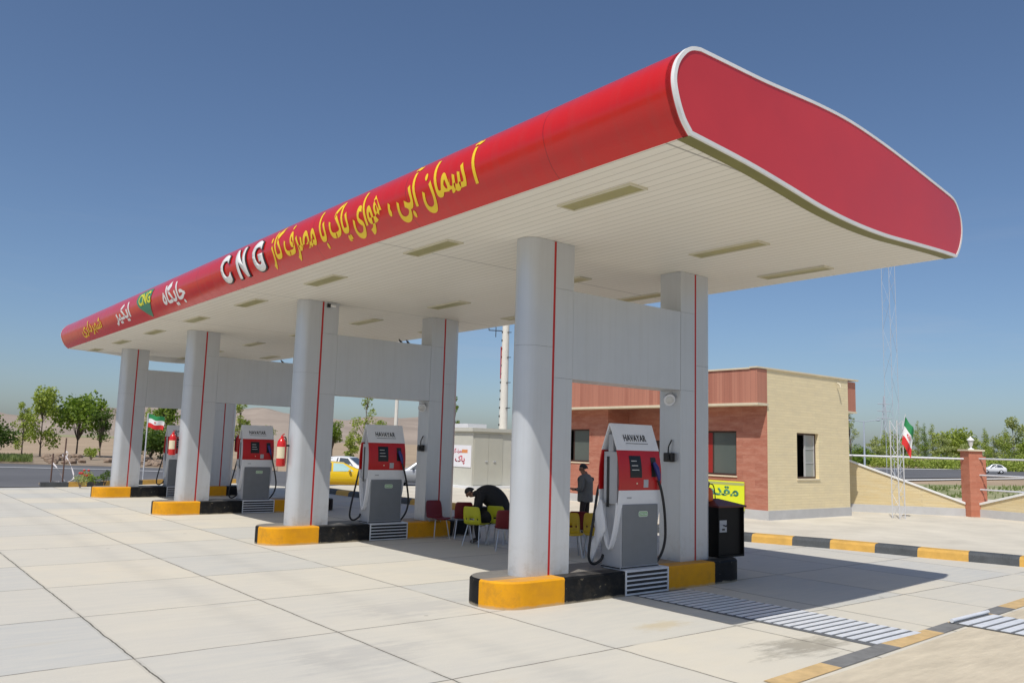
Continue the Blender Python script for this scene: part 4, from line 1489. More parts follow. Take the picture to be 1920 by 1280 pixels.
pl_.box(bx0 - 0.03, bx0 + 0.1, 12.6, 16.8, BZ - 0.02, 0.43)
pl_.build('plinth', M['plinth'], bd, world_in=bd, smooth=0)
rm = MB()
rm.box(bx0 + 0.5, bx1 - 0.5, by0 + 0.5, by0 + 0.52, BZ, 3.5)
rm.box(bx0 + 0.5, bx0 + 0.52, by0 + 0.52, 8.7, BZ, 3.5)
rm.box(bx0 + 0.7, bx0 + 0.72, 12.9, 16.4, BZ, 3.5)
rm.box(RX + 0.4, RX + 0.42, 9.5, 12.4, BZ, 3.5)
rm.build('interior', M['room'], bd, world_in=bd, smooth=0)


def window(parent, axis, at, a0, a1, z0, z1, opened, mat_glass):
    """axis 'x': wall along x at y = at, outside is -y; axis 'y': wall along y at x = at, outside is -x"""
    def bxx(mb, u0, u1, d0, d1, zz0, zz1, mi=0):
        if axis == 'x': mb.box(u0, u1, at + d0, at + d1, zz0, zz1, mi)
        else: mb.box(at + d0, at + d1, u0, u1, zz0, zz1, mi)
    f = MB()
    w_ = 0.06
    for q in ((a0, a0 + w_, z0, z1), (a1 - w_, a1, z0, z1), (a0 + w_, a1 - w_, z0, z0 + w_), (a0 + w_, a1 - w_, z1 - w_, z1)):
        bxx(f, q[0], q[1], 0.12, 0.18, q[2], q[3])
    fo = f.build('window', M['frame_brown'], parent, world_in=bd, smooth=0)
    s = MB()
    if axis == 'x':
        m0, m1 = a0 + 0.5 * (a1 - a0), a1 - w_ - 0.002
    else:
        m0, m1 = a0 + w_ + 0.002, a0 + 0.72 * (a1 - a0)
    for q in ((m0, m0 + 0.05, z0 + w_, z1 - w_), (m1 - 0.05, m1, z0 + w_, z1 - w_)):
        bxx(s, q[0], q[1], 0.125, 0.165, q[2], q[3])
    if axis == 'x':
        for k in (1, 2):
            zz = z0 + w_ + (z1 - z0 - 2 * w_) * k / 3
            bxx(s, m0 + 0.05, m1 - 0.05, 0.12, 0.13, zz - 0.012, zz + 0.012)
    s.build('sash', M['plinth'] if axis == 'x' else M['frame_brown'], fo, world_in=bd, smooth=0)
    p = MB()
    bxx(p, m0 + 0.05, m1 - 0.05, 0.135, 0.145, z0 + w_, z1 - w_)
    p.build('pane', mat_glass, fo, world_in=bd, smooth=0)
    if opened:
        r_ = MB()
        bxx(r_, m1 + 0.0, a1 - w_, 0.13, 0.16, z0 + w_, z1 - w_)
        r_.build('shutter', M['sash_red'], fo, world_in=bd, smooth=0)
    si = MB()
    bxx(si, a0 - 0.03, a1 + 0.03, -0.03, 0.115, z0 - 0.045, z0 - 0.002)
    si.build('sill', M['cream'], fo, world_in=bd, smooth=0)
    return fo


window(bd, 'x', by0, wx0, wx1, wz0, wz1, False, M['glass_pale'])
window(bd, 'y', bx0, 6.95, 8.35, 1.42, 2.82, True, M['glass'])
window(bd, 'y', bx0, 13.55, 14.9, 1.62, 2.86, False, M['glass'])
dr = MB()
dr.box(RX + 0.08, RX + 0.12, 10.2, 11.6, BZ + 0.012, 2.5)
dr.build('door', M['frame_brown'], bd, world_in=bd, smooth=0)
sp_ = MB()
sp_.tube([(17.98, by0 - 0.06, 4.55), (18.0, by0 - 0.13, 4.52), (18.01, by0 - 0.15, 4.4)], 0.035, 6)
sp_.build('spout', M['cream'], bd, world_in=bd)

# banner under the window
bn = thing('banner', 'yellow-green banner with dark Persian writing below the window of the red brick wall', 'banner', (13.93, 7.4, 0.37))
b = MB()
b.box(-0.01, 0.01, -0.78, 0.95, 0.0, 0.88)
b.build('sheet', M['banner'], bn, smooth=0)
b = MB()
b.box(-0.014, -0.0105, -0.78, 0.95, 0.76, 0.84)
b.box(-0.014, -0.0105, -0.78, 0.95, 0.03, 0.08)
b.build('border', M['banner_edge'], bn, smooth=0)
flat_text(shape_fa('مقدم'), 'banner_lettering', M['logo_green'], bn, (-0.012, 0.62, 0.24), (0, -1.2, 0), (0, 0, 0.48), 0.03, 0, 0.003)
b = MB()
for k in range(4):
    b.box(0.0, 0.02, -0.7 + 0.5 * k, -0.67 + 0.5 * k, -0.22, 0.0)
b.build('stand', M['galv'], bn, smooth=0)

# ------------------------------------------------------------------ boundary wall, pillar, rails
A, B, Cc = Vector((20.75, 7.05, BZ)), Vector((23.3, 3.75, BZ)), Vector((22.75, 1.0, BZ))
wl = thing('boundary_wall', 'beige brick boundary wall whose white-capped top slopes down to the red pillar', 'wall', tuple(A))


def wall_between(name_root, P, Q, hp, hq, thick=0.22):
    d = (Q - P); L_ = d.length; d.normalize()
    n = Vector((d.y, -d.x, 0))
    if n.dot(CC - P) < 0: n = -n
    def pt(u, k, z): return P + d * u + n * (-k) + Vector((0, 0, z - P.z))
    b = MB()
    v = [pt(0, 0, BZ), pt(L_, 0, BZ), pt(L_, thick, BZ), pt(0, thick, BZ), pt(0, 0, hp), pt(L_, 0, hq), pt(L_, thick, hq), pt(0, thick, hp)]
    F = [(0, 3, 2, 1), (4, 5, 6, 7), (0, 1, 5, 4), (1, 2, 6, 5), (2, 3, 7, 6), (3, 0, 4, 7)]
    b.add(v, F)
    b.build('brickwork', M['beige_d'], name_root, world_in=name_root, smooth=0)
    b = MB()
    v = [pt(-0.0, -0.05, hp + 0.003), pt(L_, -0.05, hq + 0.003), pt(L_, thick + 0.05, hq + 0.003), pt(0, thick + 0.05, hp + 0.003), pt(0, -0.05, hp + 0.08), pt(L_, -0.05, hq + 0.08), pt(L_, thick + 0.05, hq + 0.08), pt(0, thick + 0.05, hp + 0.08)]
    b.add(v, F)
    b.build('coping', M['trim'], name_root, world_in=name_root, smooth=0)
    b = MB()
    v = [pt(0, -0.03, BZ - 0.01), pt(L_, -0.03, BZ - 0.01), pt(L_, 0.1, BZ - 0.01), pt(0, 0.1, BZ - 0.01), pt(0, -0.03, 0.42), pt(L_, -0.03, 0.42), pt(L_, 0.1, 0.42), pt(0, 0.1, 0.42)]
    b.add(v, F)
    b.build('plinth', M['plinth'], name_root, world_in=name_root, smooth=0)


A0 = Vector((18.9, 9.45, BZ))
dAB = (B - A).normalized()
A0 = A - dAB * 2.2
wall_between(wl, A0, B - dAB * 0.26, 2.0 + 1.43 * 2.2 / 4.17, 0.56)
wl2 = thing('boundary_wall', 'beige brick boundary wall rising to the right of the red pillar', 'wall', tuple(B))
d2_ = (Cc - B).normalized()
wall_between(wl2, B + d2_ * 0.26, B + d2_ * 6, 0.56, 2.2)
pi_ = thing('gate_pillar', 'square red brick gate pillar with a white lantern on top', 'pillar', tuple(B), R(-35))
b = MB()
b.box(-0.25, 0.25, -0.25, 0.25, -0.02, 2.28)
b.build('shaft', M['red_d'], pi_, smooth=0)
b = MB()
b.box(-0.31, 0.31, -0.31, 0.31, 2.282, 2.34)
b.build('cap', M['cream'], pi_, smooth=0)
b = MB()
b.box(0.252, 0.4, -0.2, 0.2, -0.02, 2.1)
b.build('buttress', M['red_d'], pi_, smooth=0)
ln_ = thing('lantern', 'white lantern standing on the red brick gate pillar', 'lantern', (B.x, B.y, BZ + 2.34))
b = MB()
b.lathe([(0.11, 0), (0.09, 0.03), (0.035, 0.05), (0.03, 0.1), (0.06, 0.13)], 12)
b.build('foot', M['trim'], ln_)
b = MB()
b.lathe([(0.06, 0.131), (0.1, 0.32), (0.09, 0.321)], 8)
b.build('lamp_glass', M['lamp_glass'], ln_, smooth=0)
b = MB()
b.lathe([(0.13, 0.322), (0.1, 0.37), (0.04, 0.42), (0.02, 0.44), (0.015, 0.47)], 12)
b.build('roof', M['trim'], ln_)
rl = thing('pipe_fence', 'white pipe fence rail above the sloping wall between building and pillar', 'fence', tuple(A))
b = MB()
b.tube([A0 + Vector((-0.02, 0.1, 2.02)), B + Vector((0, 0, 2.0))], 0.035, 8)
b.build('rail', M['galv'], rl, world_in=rl)
rl2 = thing('pipe_fence', 'white pipe fence with three rails right of the red pillar', 'fence', tuple(B))
for z in (2.02, 1.45, 0.95):
    b = MB()
    b.tube([B + Vector((0, -0.1, z)), B + d2_ * 6 + Vector((0.1, 0, z))], 0.03, 8)
    b.build('rail', M['galv'], rl2, world_in=rl2)

# ------------------------------------------------------------------ lattice masts
def lattice(mb, base, h, w, nsec, r, top_w=None):
    top_w = top_w or w
    def cnr(k, t):
        a = R(90 + 120 * k)
        ww = (w + (top_w - w) * t) / 1.732
        return Vector(base) + Vector((ww * math.cos(a), ww * math.sin(a), h * t))
    for k in range(3):
        mb.tube([cnr(k, 0), cnr(k, 1)], r, 6)
        for s in range(nsec):
            t0, t1 = s / nsec, (s + 1) / nsec
            a, b = (k, (k + 1) % 3) if s % 2 == 0 else ((k + 1) % 3, k)
            mb.tube([cnr(a, t0), cnr(b, t1)], r * 0.4, 5)


FM = G(1686, 972, BZ)
fm = thing('lattice_mast', 'short white lattice mast standing before the sloping wall, holding a flag', 'mast', tuple(FM))
b = MB()
lattice(b, (0, 0, 0), 3.2, 0.38, 8, 0.018)
b.build('lattice', M['galv'], fm)
b = MB()
b.tube([CR * 0.19 + Z * 2.9, CR * 0.31 + Z * 3.4], 0.013, 6)
b.build('pole', M['galv'], fm)
GM = G(1676, 873)
gm = thing('lattice_tower', 'tall slender pale lattice tower rising behind the building to the canopy edge', 'tower', tuple(Vector((CC.x, CC.y, 0)) + (GM - Vector((CC.x, CC.y, 0))).normalized() * 95))
b = MB()
lattice(b, (0, 0, 0), 26, 1.3, 10, 0.03)
b.build('lattice', M['pale'], gm)
PY = Vector((CC.x, CC.y, 0)) + (Vector((G(1661, 873).x, G(1661, 873).y, 0)) - Vector((CC.x, CC.y, 0))).normalized() * 900
py_ = thing('power_pylon', 'faint distant power pylon left of the flag', 'pylon', tuple(PY))
b = MB()
for sx_ in (-1, 1):
    for sy in (-1, 1):
        b.tube([(sx_ * 5, sy * 5, 0), (sx_ * 1.6, sy * 1.6, 38), (sx_ * 0.4, sy * 0.4, 62)], 0.35, 4)
for z in (40, 47, 54):
    b.tube([(-9 + z * 0.05, 6 - z * 0.05, z), (9 - z * 0.05, -6 + z * 0.05, z)], 0.35, 4)
for k in range(7):
    z = k * 5.5
    ww, w2 = 5 - 3.4 * z / 38, 5 - 3.4 * (z + 5.5) / 38
    b.tube([(-ww, -ww, z), (w2, w2, z + 5.5)], 0.2, 4)
    b.tube([(ww, ww, z), (-w2, -w2, z + 5.5)], 0.2, 4)
b.build('lattice', M['pale'], py_)


def street_lamp(px, py, dist_px_base, h, label, arms=2, m='pale'):
    P_ = Vector((CC.x, CC.y, 0)) + (Vector((G(px, 890).x, G(px, 890).y, 0)) - Vector((CC.x, CC.y, 0))).normalized() * dist_px_base
    t = thing('street_lamp', label, 'street lamp', tuple(P_))
    b = MB()
    b.tube([(0, 0, 0), (0, 0, h)], [0.13, 0.09], 8)
    b.build('pole', M[m], t)
    for s in ((-1, 1) if arms == 2 else (1,)):
        b = MB()
        b.tube([Vector((0, 0, h - 0.1)), CR * (s * 1.6) + Vector((0, 0, h + 0.12))], 0.05, 6)
        ao = b.build('arm', M[m], t)
        b = MB()
        c = CR * (s * 1.9) + Vector((0, 0, h + 0.1))
        b.ball(c, 0.42, 8, s=(1, 0.6, 0.25))
        b.build('lamp_head', M[m], ao)
    return t


street_lamp(1622, 800, 118, 6.7, 'double-armed pale street lamp right of the building')
sl = G(743, 905)
t = thing('light_pole', 'plain white pole standing behind the second gas dispenser', 'pole', (15.2, 29.6, 0))
b = MB()
b.tube([(0, 0, 0), (0, 0, 9)], [0.12, 0.07], 8)
b.build('shaft', M['mono'], t)
b = MB()
b.ball((0.3, -0.2, 9.0), 0.3, 8, s=(1, 0.7, 0.3))
b.build('lamp_head', M['mono'], t)

# monopole with climbing steps behind the kiosk
mo = thing('antenna_mast', 'tall tapering white mast with climbing steps behind the cabinet house', 'mast', (at_dist(948, 41).x, at_dist(948, 41).y, BZ))
MH = 15
b = MB()
b.lathe([(0.24, 0), (0.12, MH)], 14)
b.build('shaft', M['mono'], mo)
sd = -CR * 0.9 - CF * 0.3
sd.z = 0
sd.normalize()
b = MB()
for k in range(26):
    z = 2.6 + 0.42 * k
    r_ = 0.24 - 0.12 * z / MH
    b.tube([sd * (r_ - 0.02) + Vector((0, 0, z)), sd * (r_ + 0.02) + Vector((0, 0, z))], 0.06, 6)
    if k % 3 == 0: b.tube([CR * (r_ * 0.5) + Vector((0, 0, z)) - CF * r_, CR * (r_ + 0.1) + Vector((0, 0, z))], 0.02, 6)
b.build('climbing_steps', M['dark'], mo)
b = MB()
b.tube([sd * 0.2 + Vector((0, 0, 5.3)), sd * 0.22 + Vector((0, 0, 6.9))], 0.03, 6)
b.build('cable', M['stripe'], mo)
b = MB()
z = 7.7
b.tube([sd * 0.2 + Vector((0, 0, z)), -CR * 0.85 + Vector((0, 0, z + 0.05))], 0.025, 6)
b.tube([-CR * 0.85 + Vector((0, 0, z + 0.05)), -CR * 0.87 + Vector((0, 0, z + 0.62))], 0.02, 6)
b.tube([-CR * 0.5 + Vector((0, 0, z - 0.3)), -CR * 0.5 + Vector((0, 0, z + 0.55))], 0.02, 6)
b.build('antenna', M['dark'], mo)

# ------------------------------------------------------------------ kiosk with double doors
K0 = Vector((15.0, 22.3, BZ))
kk = thing('kiosk', 'pale cabinet house with double doors and flat roof behind the second frame', 'kiosk', tuple(K0))
kw, kd, kh = 4.2, 3.6, 2.62
b = MB()
b.box(0, kw, 0, kd, 0.1, kh)
b.build('wall', M['kiosk'], kk, smooth=0)
b = MB()
b.box(-0.12, kw + 0.12, -0.12, kd + 0.12, kh + 0.002, kh + 0.17)
b.build('roof', M['kiosk'], kk, smooth=0)
b = MB()
b.box(-0.1, 1.0, 0.3, 3.2, kh + 0.175, kh + 0.36)
b.build('roof_box', M['pump_white'], kk, smooth=0)
b = MB()
b.box(-0.4, kw + 0.4, -0.5, kd + 0.4, -0.1, 0.098)
b.build('plinth', M['pump_white'], kk, smooth=0)
for x0, x1 in ((0.08, 0.92), (0.935, 1.78)):
    b = MB()
    b.box(x0, x1, -0.025, -0.002, 0.16, kh - 0.12)
    d_ = b.build('door', M['kiosk_door'], kk, smooth=0, bevel=0.006)
    b = MB()
    xh = x1 - 0.12 if x0 < 0.5 else x0 + 0.35
    b.box(xh - 0.07, xh + 0.07, -0.06, -0.026, 1.22, 1.26)
    b.build('handle', M['galv'], d_, smooth=0)
ps = thing('poster', 'white poster with red and orange print on the side of the kiosk', 'poster', (K0.x - 0.02, K0.y + 0.05, 1.1))
b = MB()
b.box(-0.006, 0.006, 0.02, 1.5, 0.0, 1.02)
b.build('sheet', M['poster'], ps, smooth=0)
b = MB()
b.box(-0.01, -0.0065, 0.3, 0.75, 0.66, 0.82)
b.build('print_block', M['poster_orange'], ps, smooth=0)
flat_text(shape_fa('مصرف گاز'), 'poster_lettering', M['poster_red'], ps, (-0.0075, 1.42, 0.6), (0, -0.68, 0), (0, 0, 0.28), 0.03, 0, 0.002)
flat_text(shape_fa('پاک'), 'poster_lettering', M['poster_red'], ps, (-0.0075, 1.3, 0.12), (0, -0.8, 0), (0, 0, 0.42), 0.03, 0, 0.002)

# ------------------------------------------------------------------ chairs
def make_chair(cm, holes=True):
    """faces local +x"""
    t = thing('plastic_chair', 'x', 'chair')
    prof = [(0.23, 0.425), (0.215, 0.445), (0.15, 0.452), (0.05, 0.445), (-0.06, 0.435), (-0.14, 0.44), (-0.185, 0.465), (-0.205, 0.51), (-0.215, 0.55), (-0.225, 0.585), (-0.24, 0.66), (-0.255, 0.74), (-0.27, 0.81), (-0.278, 0.835)]
    hw = [0.19, 0.21, 0.22, 0.22, 0.215, 0.21, 0.21, 0.21, 0.21, 0.212, 0.212, 0.205, 0.19, 0.16]
    nc = 14
    v, f = [], []
    for (x, z), w_ in zip(prof, hw):
        for j in range(nc + 1):
            u = -1 + 2 * j / nc
            cup = 0.02 * u * u
            v.append((x + (cup if z > 0.5 else 0), u * w_, z + (cup if z <= 0.5 else 0)))
    for i in range(len(prof) - 1):
        for j in range(nc):
            if holes and i == 8 and j in (2, 5, 6, 7, 8, 11): continue
            f.append((i * (nc + 1) + j, i * (nc + 1) + j + 1, (i + 1) * (nc + 1) + j + 1, (i + 1) * (nc + 1) + j))
    mb = MB()
    mb.add(v, f)
    so = mb.build('shell', M[cm], t, smooth=60)
    md = so.modifiers.new('thickness', 'SOLIDIFY')
    md.thickness = 0.008
    for sx_, sy in ((1, 1), (1, -1), (-1, 1), (-1, -1)):
        b = MB()
        b.tube([(sx_ * 0.13, sy * 0.14, 0.43), (sx_ * (0.2 if sx_ > 0 else 0.25), sy * 0.2, 0.0)], 0.0125, 8)
        b.build('leg', M['chrome'], t)
    b = MB()
    for sy in (-1, 1): b.tube([(0.13, sy * 0.14, 0.425), (-0.13, sy * 0.14, 0.425)], 0.012, 6)
    b.build('frame', M['chrome'], t)
    return t


def place(t, px, py, ang, label, first, z=0.0):
    p = G(px, py, z)
    if first:
        t.matrix_basis = Matrix.Translation(p) @ Matrix.Rotation(R(ang), 4, 'Z')
        t['label'] = label
        return t
    return dup(t, tuple(p), R(ang), label)


GC = 'plastic chairs between the pump islands'
cy_ = make_chair('chair_yellow')
cy_['group'] = GC
place(cy_, 892, 1022, 25, 'yellow plastic chair seen from behind, left of the pair before the crouching person', True)
place(cy_, 935, 1019, 30, 'yellow plastic chair partly hidden by a maroon chair and the nearest column', False)
ca_ = make_chair('chair_amber')
ca_['group'] = GC
place(ca_, 1070, 1043, 236, 'amber yellow chair facing the camera right beside the nearest column', True)
place(ca_, 1113, 1043, 228, 'amber yellow chair facing the camera next to the nearest dispenser hose', False)
cr_ = make_chair('chair_red', False)
cr_['group'] = GC
place(cr_, 820, 1008, -95, 'dark red chair in front of the second frame, facing the camera', True)
place(cr_, 866, 1008, 60, 'dark maroon chair turned away, left of the crouching person', False)
place(cr_, 946, 1031, 55, 'maroon chair cut off by the nearest column, in front of the yellow chair', False)
place(cr_, 929, 1016, 148, 'maroon chair on which the crouching person sits', False)
place(cr_, 1078, 1032, 60, 'maroon chair behind the amber chair nearest the column', False)
place(cr_, 1124, 1033, 52, 'maroon chair behind the amber chair nearest the dispenser', False)


# ------------------------------------------------------------------ people
def skin_mesh(name, pts, edges, root, mats, region=None, parent=None, sub=2):
    """pts: name -> ((x, y, z), radius or (rx, ry)); one continuous surface grown round the joints"""
    bm = bmesh.new()
    lay = bm.verts.layers.skin.verify()
    vs = {}
    for k, (p, r_) in pts.items():
        v = bm.verts.new(p)
        v[lay].radius = (r_, r_) if isinstance(r_, float) else r_
        v[lay].use_root = (k == root)
        vs[k] = v
    for a, b in edges: bm.edges.new((vs[a], vs[b]))
    me = bpy.data.meshes.new(name)
    bm.to_mesh(me)
    bm.free()
    o = bpy.data.objects.new(name, me)
    COL.objects.link(o)
    o.modifiers.new('skin', 'SKIN')
    s = o.modifiers.new('sub', 'SUBSURF')
    s.levels = s.render_levels = sub
    bpy.context.view_layer.update()
    me2 = bpy.data.meshes.new_from_object(o.evaluated_get(bpy.context.evaluated_depsgraph_get()))
    bpy.data.objects.remove(o)
    me2.name = name
    me2.materials.clear()
    for m in mats: me2.materials.append(m)
    if region:
        for p in me2.polygons: p.material_index = region(p.center)
    me2.polygons.foreach_set('use_smooth', [True] * len(me2.polygons))
    o = bpy.data.objects.new(name, me2)
    COL.objects.link(o)
    if parent is not None: o.parent = parent
    return o


def fingers(hand, fwd, side, up, s=1.0):
    """five finger chains: returns pts and edges rooted at the palm"""
    pts, ed = {}, []
    for i, (o, ln, cu) in enumerate(((-0.03, 0.075, 0.5), (-0.01, 0.085, 0.55), (0.011, 0.08, 0.6), (0.03, 0.062, 0.7))):
        b = hand + fwd * 0.045 + side * o
        m = b + fwd * (ln * 0.55) - up * (ln * 0.15)
        e = m + fwd * (ln * 0.45 * (1 - cu * 0.5)) - up * (ln * 0.4 * cu)
        pts['f%da' % i], pts['f%db' % i], pts['f%dc' % i] = (b, 0.0105), (m, 0.0095), (e, 0.008)
        ed += [('palm', 'f%da' % i), ('f%da' % i, 'f%db' % i), ('f%db' % i, 'f%dc' % i)]
    b = hand - side * 0.04 + fwd * 0.0
    e = b + fwd * 0.045 - side * 0.02 - up * 0.005
    pts['t_a'], pts['t_b'] = (b, 0.012), (e, 0.0095)
    ed += [('palm', 't_a'), ('t_a', 't_b')]
    return pts, ed


def head_into(pts, ed, neck, c, fwd, up, side):
    """skull, jaw, nose and ears as branches of the same surface"""
    pts['skull'] = (c + up * 0.025 - fwd * 0.012, 0.106)
    pts['crown'] = (c + up * 0.085 - fwd * 0.01, 0.075)
    pts['jaw'] = (c - up * 0.055 + fwd * 0.03, 0.062)
    pts['chin'] = (c - up * 0.085 + fwd * 0.06, 0.032)
    pts['nose'] = (c + fwd * 0.105 - up * 0.01, 0.014)
    pts['brow'] = (c + fwd * 0.075 + up * 0.03, 0.035)
    ed += [(neck, 'jaw'), ('jaw', 'skull'), ('skull', 'crown'), ('jaw', 'chin'), ('skull', 'brow'), ('brow', 'nose')]
    for s, n in ((1, 'ear_l'), (-1, 'ear_r')):
        pts[n] = (c + side * (s * 0.1) - fwd * 0.01 + up * 0.0, 0.018)
        ed.append(('skull', n))


mp_ = G(1096, 1003)
man = thing('person', 'man in a grey blazer and dark trousers standing beyond the amber chairs, looking down', 'person', (mp_.x, mp_.y, 0), R(112))
pts = {'pelvis': (Vector((0, 0, 0.92)), 0.125), 'waist': (Vector((0, 0, 1.06)), 0.12), 'chest': (Vector((0.015, 0, 1.28)), 0.14), 'upper': (Vector((0, 0, 1.42)), 0.1), 'neck': (Vector((0.03, 0, 1.52)), 0.055),
       'hipL': (Vector((0, 0.09, 0.86)), 0.092), 'kneeL': (Vector((0.05, 0.1, 0.48)), 0.062), 'ankL': (Vector((0.0, 0.1, 0.09)), 0.045), 'toeL': (Vector((0.17, 0.12, 0.035)), 0.038),
       'hipR': (Vector((0, -0.09, 0.86)), 0.092), 'kneeR': (Vector((0.0, -0.1, 0.48)), 0.062), 'ankR': (Vector((-0.08, -0.1, 0.09)), 0.045), 'toeR': (Vector((0.09, -0.12, 0.035)), 0.038),
       'shL': (Vector((0, 0.19, 1.42)), 0.068), 'elL': (Vector((-0.02, 0.25, 1.13)), 0.05), 'wrL': (Vector((0.22, 0.16, 1.12)), 0.032), 'palm': (Vector((0.29, 0.14, 1.13)), 0.036),
       'shR': (Vector((0, -0.19, 1.42)), 0.068), 'elR': (Vector((-0.03, -0.25, 1.13)), 0.05), 'wrR': (Vector((0.21, -0.13, 1.09)), 0.032), 'palmR': (Vector((0.28, -0.1, 1.1)), 0.036)}
ed = [('pelvis', 'waist'), ('waist', 'chest'), ('chest', 'upper'), ('upper', 'neck'), ('pelvis', 'hipL'), ('hipL', 'kneeL'), ('kneeL', 'ankL'), ('ankL', 'toeL'), ('pelvis', 'hipR'), ('hipR', 'kneeR'), ('kneeR', 'ankR'), ('ankR', 'toeR'),
      ('upper', 'shL'), ('shL', 'elL'), ('elL', 'wrL'), ('wrL', 'palm'), ('upper', 'shR'), ('shR', 'elR'), ('elR', 'wrR'), ('wrR', 'palmR')]
fp, fe = fingers(pts['palm'][0], X, Y, Z)
pts.update(fp); ed += fe
fp, fe = fingers(pts['palmR'][0], X, -Y, Z)
pts.update({k + 'R': v for k, v in fp.items()}); ed += [(a + 'R', b + 'R') for a, b in fe]
hf = Vector((0.88, 0, -0.47)).normalized()
hu = Vector((0.47, 0, 0.88)).normalized()
head_into(pts, ed, 'neck', Vector((0.075, 0, 1.63)), hf, hu, Y)
def reg_man(c):
    if c.z > 1.46 or c.x > 0.2 and c.z > 0.9: return 0
    if c.z < 0.085: return 2
    return 1
skin_mesh('body', pts, ed, 'pelvis', [M['skin'], M['trousers'], M['shoe']], reg_man, man)
jk = {'hem': (Vector((0, 0, 0.8)), (0.235, 0.195)), 'wa': (Vector((0, 0, 1.04)), (0.21, 0.175)), 'ch': (Vector((0.0, 0, 1.28)), (0.215, 0.18)), 'up': (Vector((0.0, 0, 1.43)), (0.13, 0.11)), 'col': (Vector((0.015, 0, 1.5)), 0.075),
      'sL': (Vector((0, 0.2, 1.42)), 0.085), 'eL': (Vector((-0.02, 0.265, 1.13)), 0.068), 'cL': (Vector((0.17, 0.175, 1.12)), 0.05),
      'sR': (Vector((0, -0.2, 1.42)), 0.085), 'eR': (Vector((-0.03, -0.265, 1.13)), 0.068), 'cR': (Vector((0.16, -0.15, 1.1)), 0.05)}
skin_mesh('blazer', jk, [('hem', 'wa'), ('wa', 'ch'), ('ch', 'up'), ('up', 'col'), ('up', 'sL'), ('sL', 'eL'), ('eL', 'cL'), ('up', 'sR'), ('sR', 'eR'), ('eR', 'cR')], 'wa', [M['blazer']], None, man)
def hair(parent, c, fwd, up, side):
    b = MB()
    rings = []
    for i in range(9):
        a = R(4 + 13 * i)
        rings.append([c + up * (0.022 + 0.102 * math.cos(a) + (0.05 * math.sin(a) * max(-0.9, math.cos(2 * math.pi * k / 14)) * (i / 8.0))) - fwd * 0.02 + (fwd * (0.106 * math.sin(a) * math.cos(2 * math.pi * k / 14) * (1.0 if math.cos(2 * math.pi * k / 14) < 0 else 0.8)) + side * (0.097 * math.sin(a) * math.sin(2 * math.pi * k / 14))) for k in range(14)])
    b.loft(rings, cap=True)
    return b.build('hair', M['hair'], parent, smooth=70)
hair(man, Vector((0.07, 0, 1.635)), hf, hu, Y)
ph = thing('mobile_phone', 'small dark object held in the hands of the man in the blazer', 'phone', (mp_.x, mp_.y, 0), R(112))
b = MB()
b.box(0.3, 0.43, -0.03, 0.1, 1.13, 1.142)
b.build('casing', M['black'], ph, smooth=0, bevel=0.003)

sp_p = G(928, 1018)
sit = thing('person', 'person in black clothes sitting bent far forward behind the yellow chairs', 'person', (sp_p.x, sp_p.y, 0), R(148))
pts = {'pelvis': (Vector((-0.02, 0, 0.57)), 0.18), 'waist': (Vector((0.0, 0, 0.8)), 0.19), 'chest': (Vector((0.14, 0, 1.03)), 0.21), 'upper': (Vector((0.31, 0, 1.12)), 0.16), 'neck': (Vector((0.46, 0, 1.1)), 0.075),
       'hipL': (Vector((0.08, 0.1, 0.53)), 0.1), 'kneeL': (Vector((0.46, 0.13, 0.52)), 0.068), 'ankL': (Vector((0.4, 0.12, 0.09)), 0.045), 'toeL': (Vector((0.57, 0.14, 0.035)), 0.038),
       'hipR': (Vector((0.08, -0.1, 0.53)), 0.1), 'kneeR': (Vector((0.44, -0.13, 0.52)), 0.068), 'ankR': (Vector((0.34, -0.14, 0.09)), 0.045), 'toeR': (Vector((0.51, -0.16, 0.035)), 0.038),
       'shL': (Vector((0.36, 0.19, 1.06)), 0.075), 'elL': (Vector((0.4, 0.23, 0.78)), 0.055), 'wrL': (Vector((0.56, 0.12, 0.62)), 0.033), 'palm': (Vector((0.6, 0.09, 0.57)), 0.036),
       'shR': (Vector((0.36, -0.19, 1.06)), 0.075), 'elR': (Vector((0.38, -0.23, 0.78)), 0.055), 'wrR': (Vector((0.54, -0.12, 0.62)), 0.033), 'palmR': (Vector((0.58, -0.08, 0.57)), 0.036)}
ed = [e for e in [('pelvis', 'waist'), ('waist', 'chest'), ('chest', 'upper'), ('upper', 'neck'), ('pelvis', 'hipL'), ('hipL', 'kneeL'), ('kneeL', 'ankL'), ('ankL', 'toeL'), ('pelvis', 'hipR'), ('hipR', 'kneeR'), ('kneeR', 'ankR'), ('ankR', 'toeR'),
      ('upper', 'shL'), ('shL', 'elL'), ('elL', 'wrL'), ('wrL', 'palm'), ('upper', 'shR'), ('shR', 'elR'), ('elR', 'wrR'), ('wrR', 'palmR')]]
dn = Vector((0.5, 0, -0.86)).normalized()
fp, fe = fingers(pts['palm'][0], dn, Y, X)
pts.update(fp); ed += fe
fp, fe = fingers(pts['palmR'][0], dn, -Y, X)
pts.update({k + 'R': v for k, v in fp.items()}); ed += [(a + 'R', b + 'R') for a, b in fe]
hf = Vector((0.45, 0, -0.89)).normalized()
hu = Vector((0.89, 0, 0.45)).normalized()
head_into(pts, ed, 'neck', Vector((0.6, 0, 1.09)), hf, hu, Y)
ct = MB()
pth = spline([(-0.1, 0, 0.48, ), (-0.09, 0, 0.66), (-0.05, 0, 0.84), (0.06, 0, 0.99), (0.2, 0, 1.06), (0.34, 0, 1.09), (0.45, 0, 1.1)], 4)
rad = [p.x for p in spline([(0.2, 0, 0), (0.235, 0, 0), (0.25, 0, 0), (0.245, 0, 0), (0.225, 0, 0), (0.16, 0, 0), (0.07, 0, 0)], 4)]
ct.tube(pth, rad, 16)
